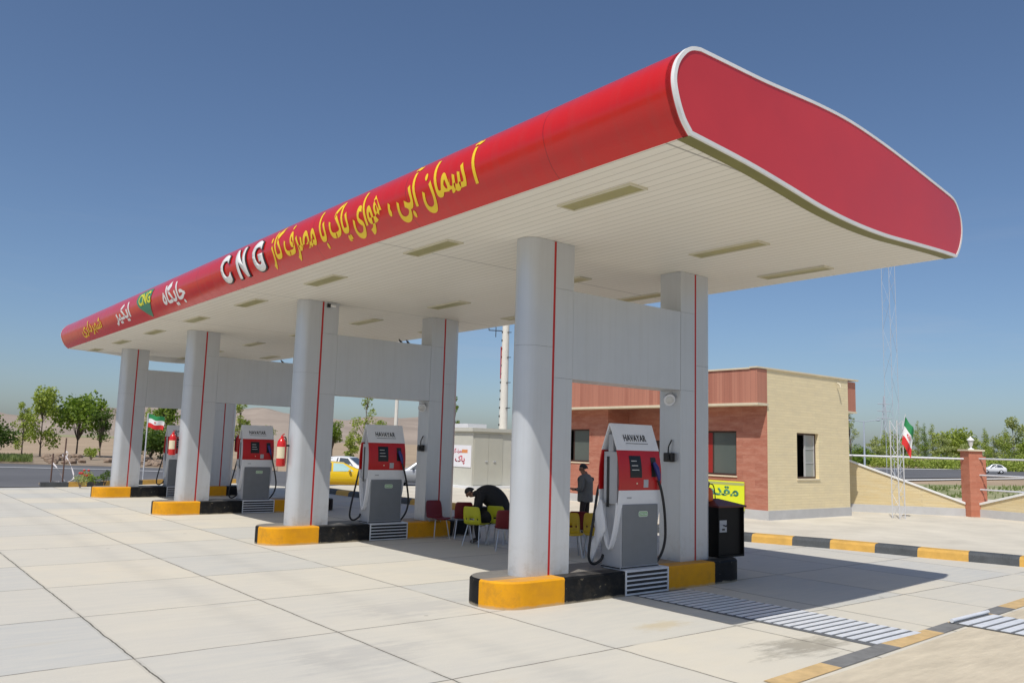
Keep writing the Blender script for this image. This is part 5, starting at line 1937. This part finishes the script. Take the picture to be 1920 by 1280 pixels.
ct.ball((0.2, 0, 0.6), 0.26, 12, s=(1.1, 1, 0.75))
for sg in (-1, 1):
    ct.tube(spline([(0.3, sg * 0.13, 1.08), (0.38, sg * 0.22, 0.98), (0.41, sg * 0.24, 0.78), (0.47, sg * 0.19, 0.7), (0.54, sg * 0.13, 0.64)], 4), [0.1, 0.1, 0.095, 0.09, 0.085, 0.085, 0.08, 0.08, 0.078, 0.075, 0.072, 0.07, 0.066, 0.062, 0.06, 0.056, 0.052], 10)
ct.build('coat', M['coat'], sit, smooth=70)
def reg_sit(c):
    if c.x > 0.53 and c.z > 0.9 or c.z < 0.64 and c.z > 0.4 and c.x > 0.53 and abs(c.y) < 0.16: return 0
    if c.z < 0.085: return 2
    return 1
skin_mesh('body', pts, ed, 'pelvis', [M['skin'], M['coat'], M['shoe']], reg_sit, sit)
hair(sit, Vector((0.6, 0, 1.09)), hf, hu, Y)


# ------------------------------------------------------------------ cars
def make_car(name, label, paint, loc, ang, L_=4.3, W=1.68, H=1.42, hatch=False, group=None, shade=False):
    t = thing(name, label, 'car', loc, ang, group)
    hw = W / 2
    belt = 0.62 * H + 0.0
    # stations: x (front +), half width at sill, belt height, top height, top half width
    if not hatch:
        S = [(L_ / 2, 0.78, 0.55, 0.6, 0.6), (L_ / 2 - 0.12, 0.93, 0.68, 0.74, 0.76), (L_ / 2 - 1.1, 0.99, 0.8, 0.9, 0.86), (L_ / 2 - 1.35, 1, 0.84, 0.95, 0.84), (L_ / 2 - 2.0, 1, belt, H - 0.04, 0.66), (L_ / 2 - 2.6, 1, belt, H, 0.68),
             (-L_ / 2 + 1.25, 1, belt, H - 0.04, 0.66), (-L_ / 2 + 0.72, 0.99, belt, belt + 0.08, 0.8), (-L_ / 2 + 0.1, 0.95, belt - 0.05, belt + 0.02, 0.8), (-L_ / 2, 0.88, belt - 0.15, belt - 0.1, 0.74)]
        i0, i1 = 3, 7
    else:
        S = [(L_ / 2, 0.78, 0.55, 0.6, 0.6), (L_ / 2 - 0.12, 0.93, 0.68, 0.74, 0.76), (L_ / 2 - 0.95, 0.99, 0.82, 0.92, 0.86), (L_ / 2 - 1.1, 1, 0.86, 0.97, 0.84), (L_ / 2 - 1.8, 1, belt, H - 0.04, 0.68), (L_ / 2 - 2.4, 1, belt, H, 0.7),
             (-L_ / 2 + 0.75, 1, belt, H - 0.06, 0.67), (-L_ / 2 + 0.2, 0.98, belt, belt + 0.1, 0.8), (-L_ / 2 + 0.05, 0.95, belt - 0.05, belt + 0.02, 0.8), (-L_ / 2, 0.9, belt - 0.2, belt - 0.1, 0.78)]
        i0, i1 = 3, 7
    def ring(s):
        x, wf, bz, tz, tw = s
        w_ = hw * wf
        half = [(w_ * 0.86, 0.2), (w_ * 0.97, 0.3), (w_, 0.55 if bz > 0.56 else bz * 0.9), (w_ * 0.97, bz), (hw * tw, tz - 0.02), (hw * tw * 0.86, tz)]
        return [(x, y, z) for y, z in half] + [(x, -y, z) for y, z in reversed(half)]
    b = MB()
    b.loft([ring(s) for s in S])
    body = b.build('body', paint, t, smooth=38)
    def pane(name, s, pts3, m=None):
        mb = MB()
        cen = sum((Vector(p) for p in pts3), Vector()) / len(pts3)
        nrm = (Vector(pts3[1]) - Vector(pts3[0])).cross(Vector(pts3[2]) - Vector(pts3[0])).normalized()
        if nrm.dot(cen - Vector((0, 0, 0.7))) < 0: nrm = -nrm
        mb.add([Vector(p) + nrm * 0.006 for p in pts3], [tuple(range(len(pts3)))])
        return mb.build(name, m or M['car_glass'], t, smooth=0, weld=False)
    def side_pt(i, j, u, v, s):
        """between stations i and j at u, between belt and roof at v"""
        a, b_ = S[i], S[j]
        x = a[0] + (b_[0] - a[0]) * u
        by_ = hw * 0.97 * (a[1] + (b_[1] - a[1]) * u)
        bz = a[2] + (b_[2] - a[2]) * u
        ty = hw * (a[4] + (b_[4] - a[4]) * u)
        tz = (a[3] + (b_[3] - a[3]) * u) - 0.02
        return (x, s * (by_ + (ty - by_) * v), bz + (tz - bz) * v)
    for s in (-1, 1):
        pane('window', s, [side_pt(3, 4, 0.25, 0.06, s), side_pt(4, 5, 0.75, 0.06, s), side_pt(4, 5, 0.75, 0.9, s), side_pt(3, 4, 1.0, 0.9, s)], M['sunshade'] if shade and s < 0 else None)
        pane('window', s, [side_pt(4, 5, 0.9, 0.06, s), side_pt(6, 7, 0.5, 0.1, s), side_pt(6, 7, 0.05, 0.88, s), side_pt(4, 5, 0.9, 0.9, s)])
        mb = MB()
        mb.ball((S[3][0] - 0.35, s * (hw + 0.06), belt + 0.08), 0.09, 8, s=(0.7, 1, 0.8))
        mb.build('mirror', paint, t)
        mb = MB()
        mb.box(L_ / 2 - 0.1, L_ / 2 + 0.012, s * hw * 0.55 - 0.14, s * hw * 0.55 + 0.14, 0.52, 0.66)
        mb.build('headlight', M['lamp_glass'], t, smooth=0, bevel=0.02)
        mb = MB()
        mb.box(-L_ / 2 - 0.012, -L_ / 2 + 0.1, s * hw * 0.68 - 0.1, s * hw * 0.68 + 0.1, belt - 0.3, belt - 0.12)
        mb.build('tail_light', M['tail'], t, smooth=0, bevel=0.02)
        for x in (L_ / 2 - 0.78, -L_ / 2 + 0.8):
            mb = MB()
            mb.tube([(x, s * (hw - 0.19), 0.3), (x, s * (hw - 0.03), 0.3)], [0.36, 0.36], 20)
            ar = mb.build('wheel_arch', M['dark'], t, smooth=40)
            mb = MB()
            mb.tube([(x, s * (hw - 0.18), 0.3), (x, s * (hw - 0.01), 0.3), (x, s * (hw + 0.01), 0.3)], [0.3, 0.3, 0.27], 20)
            wh = mb.build('wheel', M['rubber'], t, smooth=40)
            mb = MB()
            mb.tube([(x, s * (hw + 0.0), 0.3), (x, s * (hw + 0.016), 0.3)], [0.19, 0.16], 14)
            mb.build('rim', M['galv'], wh, smooth=40)
    def tp(i, v, s): return (S[i][0], s * hw * S[i][4] * 0.88, S[i][3])
    pane('windscreen', 1, [Vector(tp(3, 0, 1)).lerp(Vector(tp(4, 0, 1)), 0.08), Vector(tp(3, 0, -1)).lerp(Vector(tp(4, 0, -1)), 0.08), Vector(tp(3, 0, -1)).lerp(Vector(tp(4, 0, -1)), 0.92), Vector(tp(3, 0, 1)).lerp(Vector(tp(4, 0, 1)), 0.92)])
    pane('rear_window', 1, [Vector(tp(6, 0, 1)).lerp(Vector(tp(7, 0, 1)), 0.1), Vector(tp(6, 0, -1)).lerp(Vector(tp(7, 0, -1)), 0.1), Vector(tp(6, 0, -1)).lerp(Vector(tp(7, 0, -1)), 0.85), Vector(tp(6, 0, 1)).lerp(Vector(tp(7, 0, 1)), 0.85)])
    mb = MB()
    mb.box(L_ / 2 - 0.15, L_ / 2 + 0.03, -hw * 0.86, hw * 0.86, 0.3, 0.42)
    mb.box(-L_ / 2 - 0.03, -L_ / 2 + 0.12, -hw * 0.86, hw * 0.86, 0.3, 0.44)
    mb.build('bumper', M['steel_dark'], t, smooth=0, bevel=0.03)
    return t


AR = math.degrees(math.atan2(CR.y, CR.x))
LOW = -0.08
def car_at(px, dist, z=LOW):
    p = at_dist(px, dist)
    return (p.x, p.y, z)
make_car('taxi', 'yellow taxi parked behind the second island, seen between column and dispenser', M['car_yellow'], car_at(650, 40.6), R(AR + 12), shade=True, H=1.27)
make_car('car', 'white car parked behind the yellow taxi', M['car_white'], car_at(668, 46), R(AR - 14), H=1.42)
make_car('car', 'silver car half hidden behind the second frame, right of the taxi', M['car_silver'], car_at(806, 44), R(AR + 176), H=1.42)
fc = G(1862, 887, -0.05)
make_car('car', 'small white hatchback on the road right of the red pillar', M['car_white'], (fc.x, fc.y, -0.05), R(AR + 160), L_=3.7, H=1.5, hatch=True)

# ------------------------------------------------------------------ flags
def flag(name_label, origin, ux, uz, ripple, droop, group='flags'):
    """three-band flag: origin is the top of the hoist; ux the fly direction and length, uz down the hoist"""
    t = thing('flag', name_label, 'flag', tuple(origin), 0, group)
    nx, nz = 24, 15
    ux, uz = Vector(ux), Vector(uz)
    nrm = ux.cross(uz).normalized()
    def pt(u, v):
        return ux * u + uz * v + nrm * (ripple * math.sin(u * 7 + v * 2.2) * (0.3 + u)) + Vector((0, 0, -droop * u * u)) + Vector((0, 0, 0.03 * math.sin(u * 9)))
    for band, (nm, m) in enumerate((('upper_band', 'flag_green'), ('middle_band', 'flag_white'), ('lower_band', 'flag_red'))):
        b = MB()
        rows = [[pt(u / nx, v / nz) for u in range(nx + 1)] for v in range(band * 5, band * 5 + 6)]
        b.loft(rows, closed=False, cap=False)
        b.build(nm, M[m], t, smooth=70)
    for off in (0.004, -0.004):
        b = MB()
        cu_, cv = 0.5, 0.5
        asp = uz.length / ux.length
        def q(a, c): return pt(cu_ + a * asp, cv + c) + nrm * off * (1 if nrm.dot(nrm) else 1)
        for s in (-1, 1):
            for r0, r1 in ((0.055, 0.085), (0.02, 0.035)):
                for k in range(8):
                    a0, a1 = R(-70 + 140 * k / 8), R(-70 + 140 * (k + 1) / 8)
                    b.add([q(s * r0 * math.cos(a0), r0 * math.sin(a0)), q(s * r1 * math.cos(a0), r1 * math.sin(a0)), q(s * r1 * math.cos(a1), r1 * math.sin(a1)), q(s * r0 * math.cos(a1), r0 * math.sin(a1))], [(0, 1, 2, 3)])
        b.add([q(-0.01, -0.09), q(0.01, -0.09), q(0.01, 0.09), q(-0.01, 0.09)], [(0, 1, 2, 3)])
        b.build('emblem', M['flag_red'], t, smooth=0, weld=False)
    return t


flag('green, white and red flag hanging limp on the lattice mast by the sloping wall', FM + CR * 0.3 + Vector((0, 0, 3.32)), CR * 0.3 - Vector((0, 0, 0.38)), Vector((0.0, 0.0, -0.9)) - CR * 0.14, 0.06, 0.1)
fpos = G(268, 895)
fpb = Vector((CC.x, CC.y, 0)) + (fpos - Vector((CC.x, CC.y, 0))).normalized() * 43
tt = thing('flag_pole', 'thin flag pole behind the farthest frame, flying a small flag', 'flag pole', tuple(fpb))
b = MB()
b.tube([(0, 0, 0), (0, 0, 3.2)], 0.03, 8)
b.build('shaft', M['galv'], tt)
flag('small green, white and red flag streaming between the two farthest columns', fpb + Vector((0, 0, 3.15)), CR * 0.78 - Vector((0, 0, 0.14)), Vector((0, 0, -0.62)) - CR * 0.03, 0.05, 0.02)

# ------------------------------------------------------------------ barrier posts with tape, planter
P1, P2 = G(94, 912), G(116, 912)
for p, h, lab in ((P1, 1.32, 'thin brown barrier post left of the tangled tape'), (P2, 1.95, 'taller brown barrier post rising from the tangled tape')):
    t = thing('barrier_post', lab, 'post', (p.x, p.y, 0), 0, 'brown posts carrying barrier tape')
    b = MB()
    b.tube([(0, 0, 0), (0, 0, h)], 0.028, 8)
    b.build('shaft', M['post_brown'], t)
    b = MB()
    b.box(-0.25, 0.25, -0.2, 0.2, 0.0, 0.07)
    b.build('base', M['post_brown'], t, smooth=0, bevel=0.01)
tp_ = MB()
def ribbon(mb, pts3, w_=0.06):
    pts3 = spline(pts3, 6)
    rows = []
    for i, p in enumerate(pts3):
        a = 0.9 * math.sin(i * 0.7)
        d = Vector((0, 0, math.cos(a))) + CR * math.sin(a)
        rows.append([p - d * w_ / 2, p + d * w_ / 2])
    mb.loft(rows, closed=False, cap=False)
U = -CR
ribbon(tp_, [P1 + Z * 0.95, P1 + CR * 0.25 + Z * 0.7, P2 - CR * 0.05 + Z * 0.42, P2 + CR * 0.1 + Z * 0.2])
ribbon(tp_, [P2 + Z * 1.25, P2 + CR * 0.2 + Z * 1.0, P2 + CR * 0.42 + Z * 0.5, P2 + CR * 0.4 + Z * 0.3, P2 + CR * 0.1 + Z * 0.12])
ribbon(tp_, [P1 + Z * 0.9, P1 - CR * 0.02 + Z * 1.3, P1 + Z * 1.1])
ribbon(tp_, [P2 + CR * 0.05 + Z * 1.1, P2 + CR * 0.1 + Z * 1.4, P2 - CR * 0.08 + Z * 1.3, P2 + Z * 1.15], 0.1)
rr = random.Random(5)
for k in range(5):
    c = P2 + CR * rr.uniform(-0.35, 0.15) + Z * 0.06
    ribbon(tp_, [c + Vector((rr.uniform(-0.2, 0.2), rr.uniform(-0.2, 0.2), rr.uniform(0, 0.15))) for _ in range(5)], 0.08)
tag(tp_.build('barrier_tape', M['tape'], smooth=60, weld=False), 'tangled white barrier tape strung between the two brown posts', 'tape')

# median kerb and planter beyond the far end of the deck
md = MB()
mpts = [Vector((-1.6, 28.3, 0)), Vector((-0.6, 28.4, 0)), Vector((0.1, 28.55, 0)), Vector((0.8, 28.9, 0)), Vector((1.6, 29.3, 0)), Vector((2.6, 29.8, 0)), Vector((3.6, 30.2, 0)), Vector((5.0, 30.4, 0)), Vector((7.0, 30.4, 0))]
for i, (a, b_) in enumerate(zip(mpts[:-1], mpts[1:])):
    d = (b_ - a).normalized()
    n = Vector((-d.y, d.x, 0))
    v = [a, b_, b_ + n * 0.2, a + n * 0.2]
    md.add([tuple(p) for p in v] + [tuple(p + Vector((0, 0, 0.2))) for p in v], [(4, 5, 6, 7), (0, 1, 5, 4), (1, 2, 6, 5), (2, 3, 7, 6), (3, 0, 4, 7)], 1 if i < 1 else (i + 1) % 2)
structure(md, 'planter_kerb', [M['paint_yellow'], M['paint_black']], smooth=0)
ps_ = MB()
ps_.face([(p.x - 0.05, p.y + 0.2, 0.1) for p in mpts] + [(7, 31.8, 0.1), (3, 31.6, 0.1), (-1.4, 30.0, 0.1)])
structure(ps_, 'planter_soil', M['verge'], smooth=0)


# ------------------------------------------------------------------ trees and plants
def leaf_cloud(mb, rr, clumps, n_leaf, size, mi=0, flat=0.0):
    """clumps: (centre, radius (x, y, z)); leaf faces scattered mostly near each clump's surface"""
    tot = sum(c[1][0] * c[1][1] for c in clumps)
    for c, r_ in clumps:
        n = int(n_leaf * (r_[0] * r_[1]) / tot)
        for _ in range(n):
            while True:
                d = Vector((rr.uniform(-1, 1), rr.uniform(-1, 1), rr.uniform(-1, 1)))
                if 0.05 < d.length < 1: break
            d = d.normalized() * (rr.random() ** 0.45)
            p = Vector(c) + Vector((d.x * r_[0], d.y * r_[1], d.z * r_[2]))
            s = size * rr.uniform(0.6, 1.3)
            a = Vector((rr.gauss(0, 1), rr.gauss(0, 1), rr.gauss(0, 1))).normalized()
            u = a.cross(Vector((rr.gauss(0, 1), rr.gauss(0, 1), rr.gauss(0, 1)))).normalized()
            mb.add([p - a * s * 0.5, p + u * s * 0.3, p + a * s * 0.5, p - u * s * 0.3], [(0, 1, 2, 3)], mi)


def make_tree(name, label, cat, loc, h, w, style, leaf, seed, n_leaf=1800, trunk_h=0.25, group=None, size=None):
    rr = random.Random(seed)
    t = thing(name, label, cat, tuple(loc), rr.uniform(0, 6.28), group)
    tk = MB()
    lean = Vector((rr.uniform(-0.04, 0.04) * h, rr.uniform(-0.04, 0.04) * h, 0))
    top = Vector((0, 0, h * 0.9)) + lean
    pts = [Vector((0, 0, -0.1)), Vector((0, 0, h * trunk_h)) + lean * 0.3, Vector((0, 0, h * 0.6)) + lean * 0.7, top]
    r0 = 0.011 * h + 0.02
    tk.tube(spline(pts, 4), [r0 * (1 - 0.85 * k / 12) for k in range(13)], 7)
    clumps = []
    if style == 'poplar':
        n = 15
        for k in range(n):
            z = h * (trunk_h + (1 - trunk_h) * (k + 0.5) / n)
            f = math.sin(math.pi * min(0.97, 0.12 + 0.85 * (k + 0.5) / n)) ** 0.8
            a = rr.uniform(0, 6.28)
            off = w * 0.28 * f * rr.uniform(0.2, 1)
            c = Vector((math.cos(a) * off, math.sin(a) * off, z)) + lean * (z / h)
            clumps.append((c, (w * 0.26 * f + 0.1, w * 0.26 * f + 0.1, h * 0.07)))
            tk.tube([Vector((0, 0, z - h * 0.09)) + lean * (z / h), c], [r0 * 0.25, r0 * 0.08], 5)
    elif style == 'sparse':
        n = 24
        for k in range(n):
            z = h * (trunk_h + (1 - trunk_h) * rr.random())
            f = 1 - 0.5 * abs(2 * (z / h - trunk_h) / (1 - trunk_h) - 0.9)
            a = rr.uniform(0, 6.28)
            off = w * 0.42 * f * rr.uniform(0.2, 1)
            c = Vector((math.cos(a) * off, math.sin(a) * off, z)) + lean * (z / h)
            q = rr.uniform(0.1, 0.17)
            clumps.append((c, (w * q, w * q, w * q * 1.2)))
            tk.tube([Vector((0, 0, max(h * trunk_h * 0.8, z - h * 0.18))) + lean * (z / h), c + Vector((0, 0, w * 0.08))], [r0 * 0.3, r0 * 0.06], 5)
    else:
        n = 22
        for k in range(n):
            v = Vector((rr.gauss(0, 1), rr.gauss(0, 1), rr.gauss(0, 0.8))).normalized() * (rr.random() ** 0.4)
            zc = h * (trunk_h + (1 - trunk_h) * 0.5)
            c = Vector((v.x * w * 0.36, v.y * w * 0.36, zc + v.z * h * (1 - trunk_h) * 0.4)) + lean * 0.6
            q = rr.uniform(0.13, 0.24)
            clumps.append((c, (w * q, w * q, w * q * 0.85)))
            tk.tube([Vector((0, 0, h * trunk_h * 0.9)) + lean * 0.3, c.lerp(Vector((0, 0, zc)), 0.45), c], [r0 * 0.4, r0 * 0.2, r0 * 0.07], 5)
    tk.build('trunk', M['bark'], t, smooth=60)
    lv = MB()
    leaf_cloud(lv, rr, clumps, int(n_leaf * 1.7), size or 0.06 * max(w, 3.0))
    lv.build('crown', M[leaf], t, smooth=0, weld=False)
    return t


def h_for(px_top, px, dist):
    d = CF + CR * ((px - 960) / FPX) + CU * ((640 - px_top) / FPX)
    k = dist / math.hypot(d.x, d.y)
    return CC.z + d.z * k


def bg_tree(px, y_top, width_px, dist, style, leaf, label, seed, group, trunk_h=0.25, n=1800, name='tree'):
    h = h_for(y_top, px, dist) + 0.05
    w_ = width_px * dist / FPX * (1.75 if dist > 190 else 1.15)
    loc = at_dist(px, dist)
    return make_tree(name, label, 'tree', (loc.x, loc.y, -0.05), h, w_, style, leaf, seed, n, trunk_h, group)


GL = 'trees beyond the road at the left'
bg_tree(-2, 775, 78, 78, 'round', 'leaf_dark', 'dark green tree cut by the left edge of the photo', 11, GL, 0.16, 1300)
bg_tree(62, 757, 34, 88, 'sparse', 'leaf_light', 'thin pale tree with sparse leaves, left one of the close pair', 12, GL, 0.2, 800)
bg_tree(96, 732, 72, 90, 'sparse', 'leaf_light', 'taller pale sparse tree, right one of the close pair', 13, GL, 0.15, 1500)
bg_tree(163, 730, 92, 92, 'round', 'leaf_mid', 'broad bright green tree left of the farthest column', 14, GL, 0.24, 1500)
bg_tree(207, 752, 46, 90, 'round', 'leaf_dark', 'darker tree tucked against the farthest column', 15, GL, 0.12, 1000)
bg_tree(300, 808, 78, 80, 'round', 'leaf_dark', 'low dark bushy tree below the small flag', 16, GL, 0.1, 2200)
bg_tree(318, 764, 60, 96, 'sparse', 'leaf_mid', 'light green tree above the dark bushy one, behind the farthest dispenser', 17, GL, 0.3, 2200)
bg_tree(288, 762, 22, 98, 'poplar', 'leaf_light', 'narrow yellowish sapling right of the small flag', 18, GL, 0.3, 500)
bg_tree(461, 757, 44, 84, 'sparse', 'leaf_light', 'slim pale tree rising behind the third dispenser', 19, GL, 0.25, 1300)
bg_tree(508, 792, 40, 90, 'round', 'leaf_mid', 'small round tree half hidden by the third dispenser', 20, GL, 0.25, 1000)
bg_tree(634, 783, 42, 78, 'round', 'leaf_mid', 'round green tree right behind the yellow taxi', 21, GL, 0.34, 1500)
bg_tree(668, 811, 26, 72, 'poplar', 'leaf_light', 'small narrow tree just left of the second dispenser', 22, GL, 0.15, 700)
bg_tree(690, 738, 56, 76, 'sparse', 'leaf_light', 'tall airy yellow-green tree behind the second dispenser', 23, GL, 0.3, 900)
bg_tree(727, 784, 34, 80, 'round', 'leaf_mid', 'small tree right of the airy tall one, above the second dispenser', 24, GL, 0.3, 800)
bg_tree(862, 745, 26, 88, 'sparse', 'leaf_mid', 'slim tree at the right edge of the second frame', 25, GL, 0.2, 600)
GR = 'trees beyond the road at the right'
bg_tree(1592, 765, 30, 120, 'sparse', 'leaf_pale', 'grey-green tree at the corner of the building, under the parapet', 30, GR, 0.2, 700)
bg_tree(1604, 832, 44, 150, 'round', 'leaf_mid', 'low green tree just right of the building', 31, GR, 0.1, 1200)
ords = ['first', 'second', 'third', 'fourth', 'fifth', 'sixth', 'seventh', 'eighth', 'ninth', 'tenth', 'eleventh', 'twelfth', 'thirteenth', 'fourteenth', 'fifteenth', 'sixteenth', 'seventeenth', 'eighteenth']
row = [(1640, 818, 24, 'poplar', 'leaf_pale'), (1655, 808, 22, 'poplar', 'leaf_light'), (1671, 806, 20, 'poplar', 'leaf_light'), (1689, 817, 26, 'poplar', 'leaf_pale'), (1714, 790, 15, 'poplar', 'leaf_light'), (1727, 795, 15, 'poplar', 'leaf_mid'),
       (1742, 794, 17, 'poplar', 'leaf_light'), (1760, 813, 26, 'poplar', 'leaf_pale'), (1786, 789, 46, 'round', 'leaf_light'), (1808, 813, 22, 'poplar', 'leaf_pale'), (1822, 820, 20, 'poplar', 'leaf_light'), (1838, 803, 17, 'poplar', 'leaf_light'),
       (1856, 818, 20, 'poplar', 'leaf_pale'), (1874, 803, 18, 'poplar', 'leaf_light'), (1893, 789, 34, 'sparse', 'leaf_pale'), (1909, 822, 26, 'poplar', 'leaf_light'), (1926, 814, 26, 'poplar', 'leaf_pale')]
for k, (px, yt, wd, st, lf) in enumerate(row):
    wrd = {'poplar': 'narrow poplar-like tree', 'round': 'large round tree', 'sparse': 'open-crowned tree'}[st]
    bg_tree(px, yt, wd, 205 + (k * 37) % 25, st, lf, '%s, %s from the left in the row beyond the right-hand road' % (wrd, ords[k]), 40 + k, GR, 0.04, 2200 if st == 'round' else 1500)
# undergrowth along the row
ug = MB()
rr = random.Random(77)
cl = []
for k in range(60):
    px = 1595 + 360 * k / 60 + rr.uniform(-3, 3)
    p = at_dist(px, 196 + rr.uniform(-3, 8))
    hh = rr.uniform(1.3, 3.2)
    cl.append(((p.x, p.y, hh * 0.5 - 0.1), (rr.uniform(1.6, 3.2), rr.uniform(1.6, 3.2), hh * 0.6)))
leaf_cloud(ug, rr, cl, 9000, 0.5)
tag(ug.build('undergrowth', M['leaf_light'], smooth=0, weld=False), kind='stuff')
# bushes
def bush(px, py, w_, h, leaf, label, seed, n=350, z=0.0, flowers=0, dist=None, group=None, cat='bush'):
    rr = random.Random(seed)
    p = G(px, py, z) if dist is None else at_dist(px, dist)
    t = thing('bush', label, cat, (p.x, p.y, z), 0, group)
    b = MB()
    cl = [((rr.uniform(-0.3, 0.3) * w_, rr.uniform(-0.3, 0.3) * w_, h * rr.uniform(0.35, 0.8)), (w_ * 0.28, w_ * 0.28, h * 0.25)) for _ in range(8)]
    for c, _ in cl: b.tube([(0, 0, -0.05), c], [0.012 * w_ + 0.005, 0.004], 4, 1)
    leaf_cloud(b, rr, cl, n, 0.13 * max(w_, 0.5))
    o = b.build('foliage', [M[leaf], M['bark']], t, smooth=0, weld=False)
    if flowers:
        f = MB()
        for _ in range(flowers):
            c = Vector(rr.choice(cl)[0]) + Vector((rr.uniform(-0.2, 0.2) * w_, rr.uniform(-0.2, 0.2) * w_, h * 0.25))
            f.ball(c, 0.05, 6)
        f.build('flowers', M['flower'], t)
    return t


GP = 'bushes in the planter at the far end'
bush(150, 912, 0.5, 0.5, 'leaf_pale', 'greyish bush in the planter, right of the tangled tape', 1, 250, 0.08, group=GP)
bush(161, 908, 0.55, 0.62, 'leaf_light', 'bush with red flowers in the yellow-kerbed planter', 2, 300, 0.08, 9, group=GP)
bush(178, 910, 0.5, 0.45, 'leaf_mid', 'low green bush in the middle of the planter', 3, 250, 0.08, group=GP)
bush(196, 908, 0.55, 0.62, 'leaf_dark', 'dark bush in the planter against the farthest column', 4, 300, 0.08, group=GP)
bush(171, 861, 1.3, 1.0, 'leaf_light', 'lone light green shrub on the sand below the broad tree', 5, 500, -0.05)
bush(1604, 880, 4, 2.5, 'leaf_mid', 'green shrub beside the road behind the sloping wall', 6, 500, -0.05, dist=140)
# grass strips
gs = MB()
rr = random.Random(9)
for _ in range(2600):
    px = rr.uniform(-40, 82)
    p = at_dist(px, rr.uniform(70, 80))
    h = rr.uniform(0.12, 0.5)
    a = rr.uniform(0, 6.28)
    u = Vector((math.cos(a), math.sin(a), 0)) * 0.09
    gs.add([p - u, p + u, p + Vector((rr.uniform(-0.1, 0.1), rr.uniform(-0.1, 0.1), h))], [(0, 1, 2)])
for _ in range(1200):
    px = rr.uniform(1600, 1930)
    py = rr.uniform(912, 935)
    if rr.random() < 0.5 + 0.5 * math.sin(px * 0.05 + py * 0.3): continue
    p = G(px, py, -0.05)
    h = rr.uniform(0.08, 0.35)
    a = rr.uniform(0, 6.28)
    u = Vector((math.cos(a), math.sin(a), 0)) * 0.07
    gs.add([p - u, p + u, p + Vector((rr.uniform(-0.1, 0.1), rr.uniform(-0.1, 0.1), h))], [(0, 1, 2)])
tag(gs.build('grass', M['grass'], smooth=0, weld=False), kind='stuff')
# rubble on the verge
rb = MB()
rr = random.Random(21)
for _ in range(70):
    px = rr.choice([rr.uniform(85, 160), rr.uniform(200, 330), rr.uniform(270, 330)])
    p = G(px, rr.uniform(855, 868) + (px - 100) * 0.03, -0.05)
    s = rr.uniform(0.12, 0.5)
    bverts = []
    rings = []
    for i in range(1, 5):
        a = math.pi * i / 5
        rings.append([(p.x + s * math.sin(a) * math.cos(k * 1.05) * rr.uniform(0.7, 1.2), p.y + s * math.sin(a) * math.sin(k * 1.05) * rr.uniform(0.7, 1.2), p.z + s * 0.2 - s * 0.6 * math.cos(a)) for k in range(6)])
    rb.loft(rings)
tag(rb.build('rubble', M['rock'], smooth=0), kind='stuff')
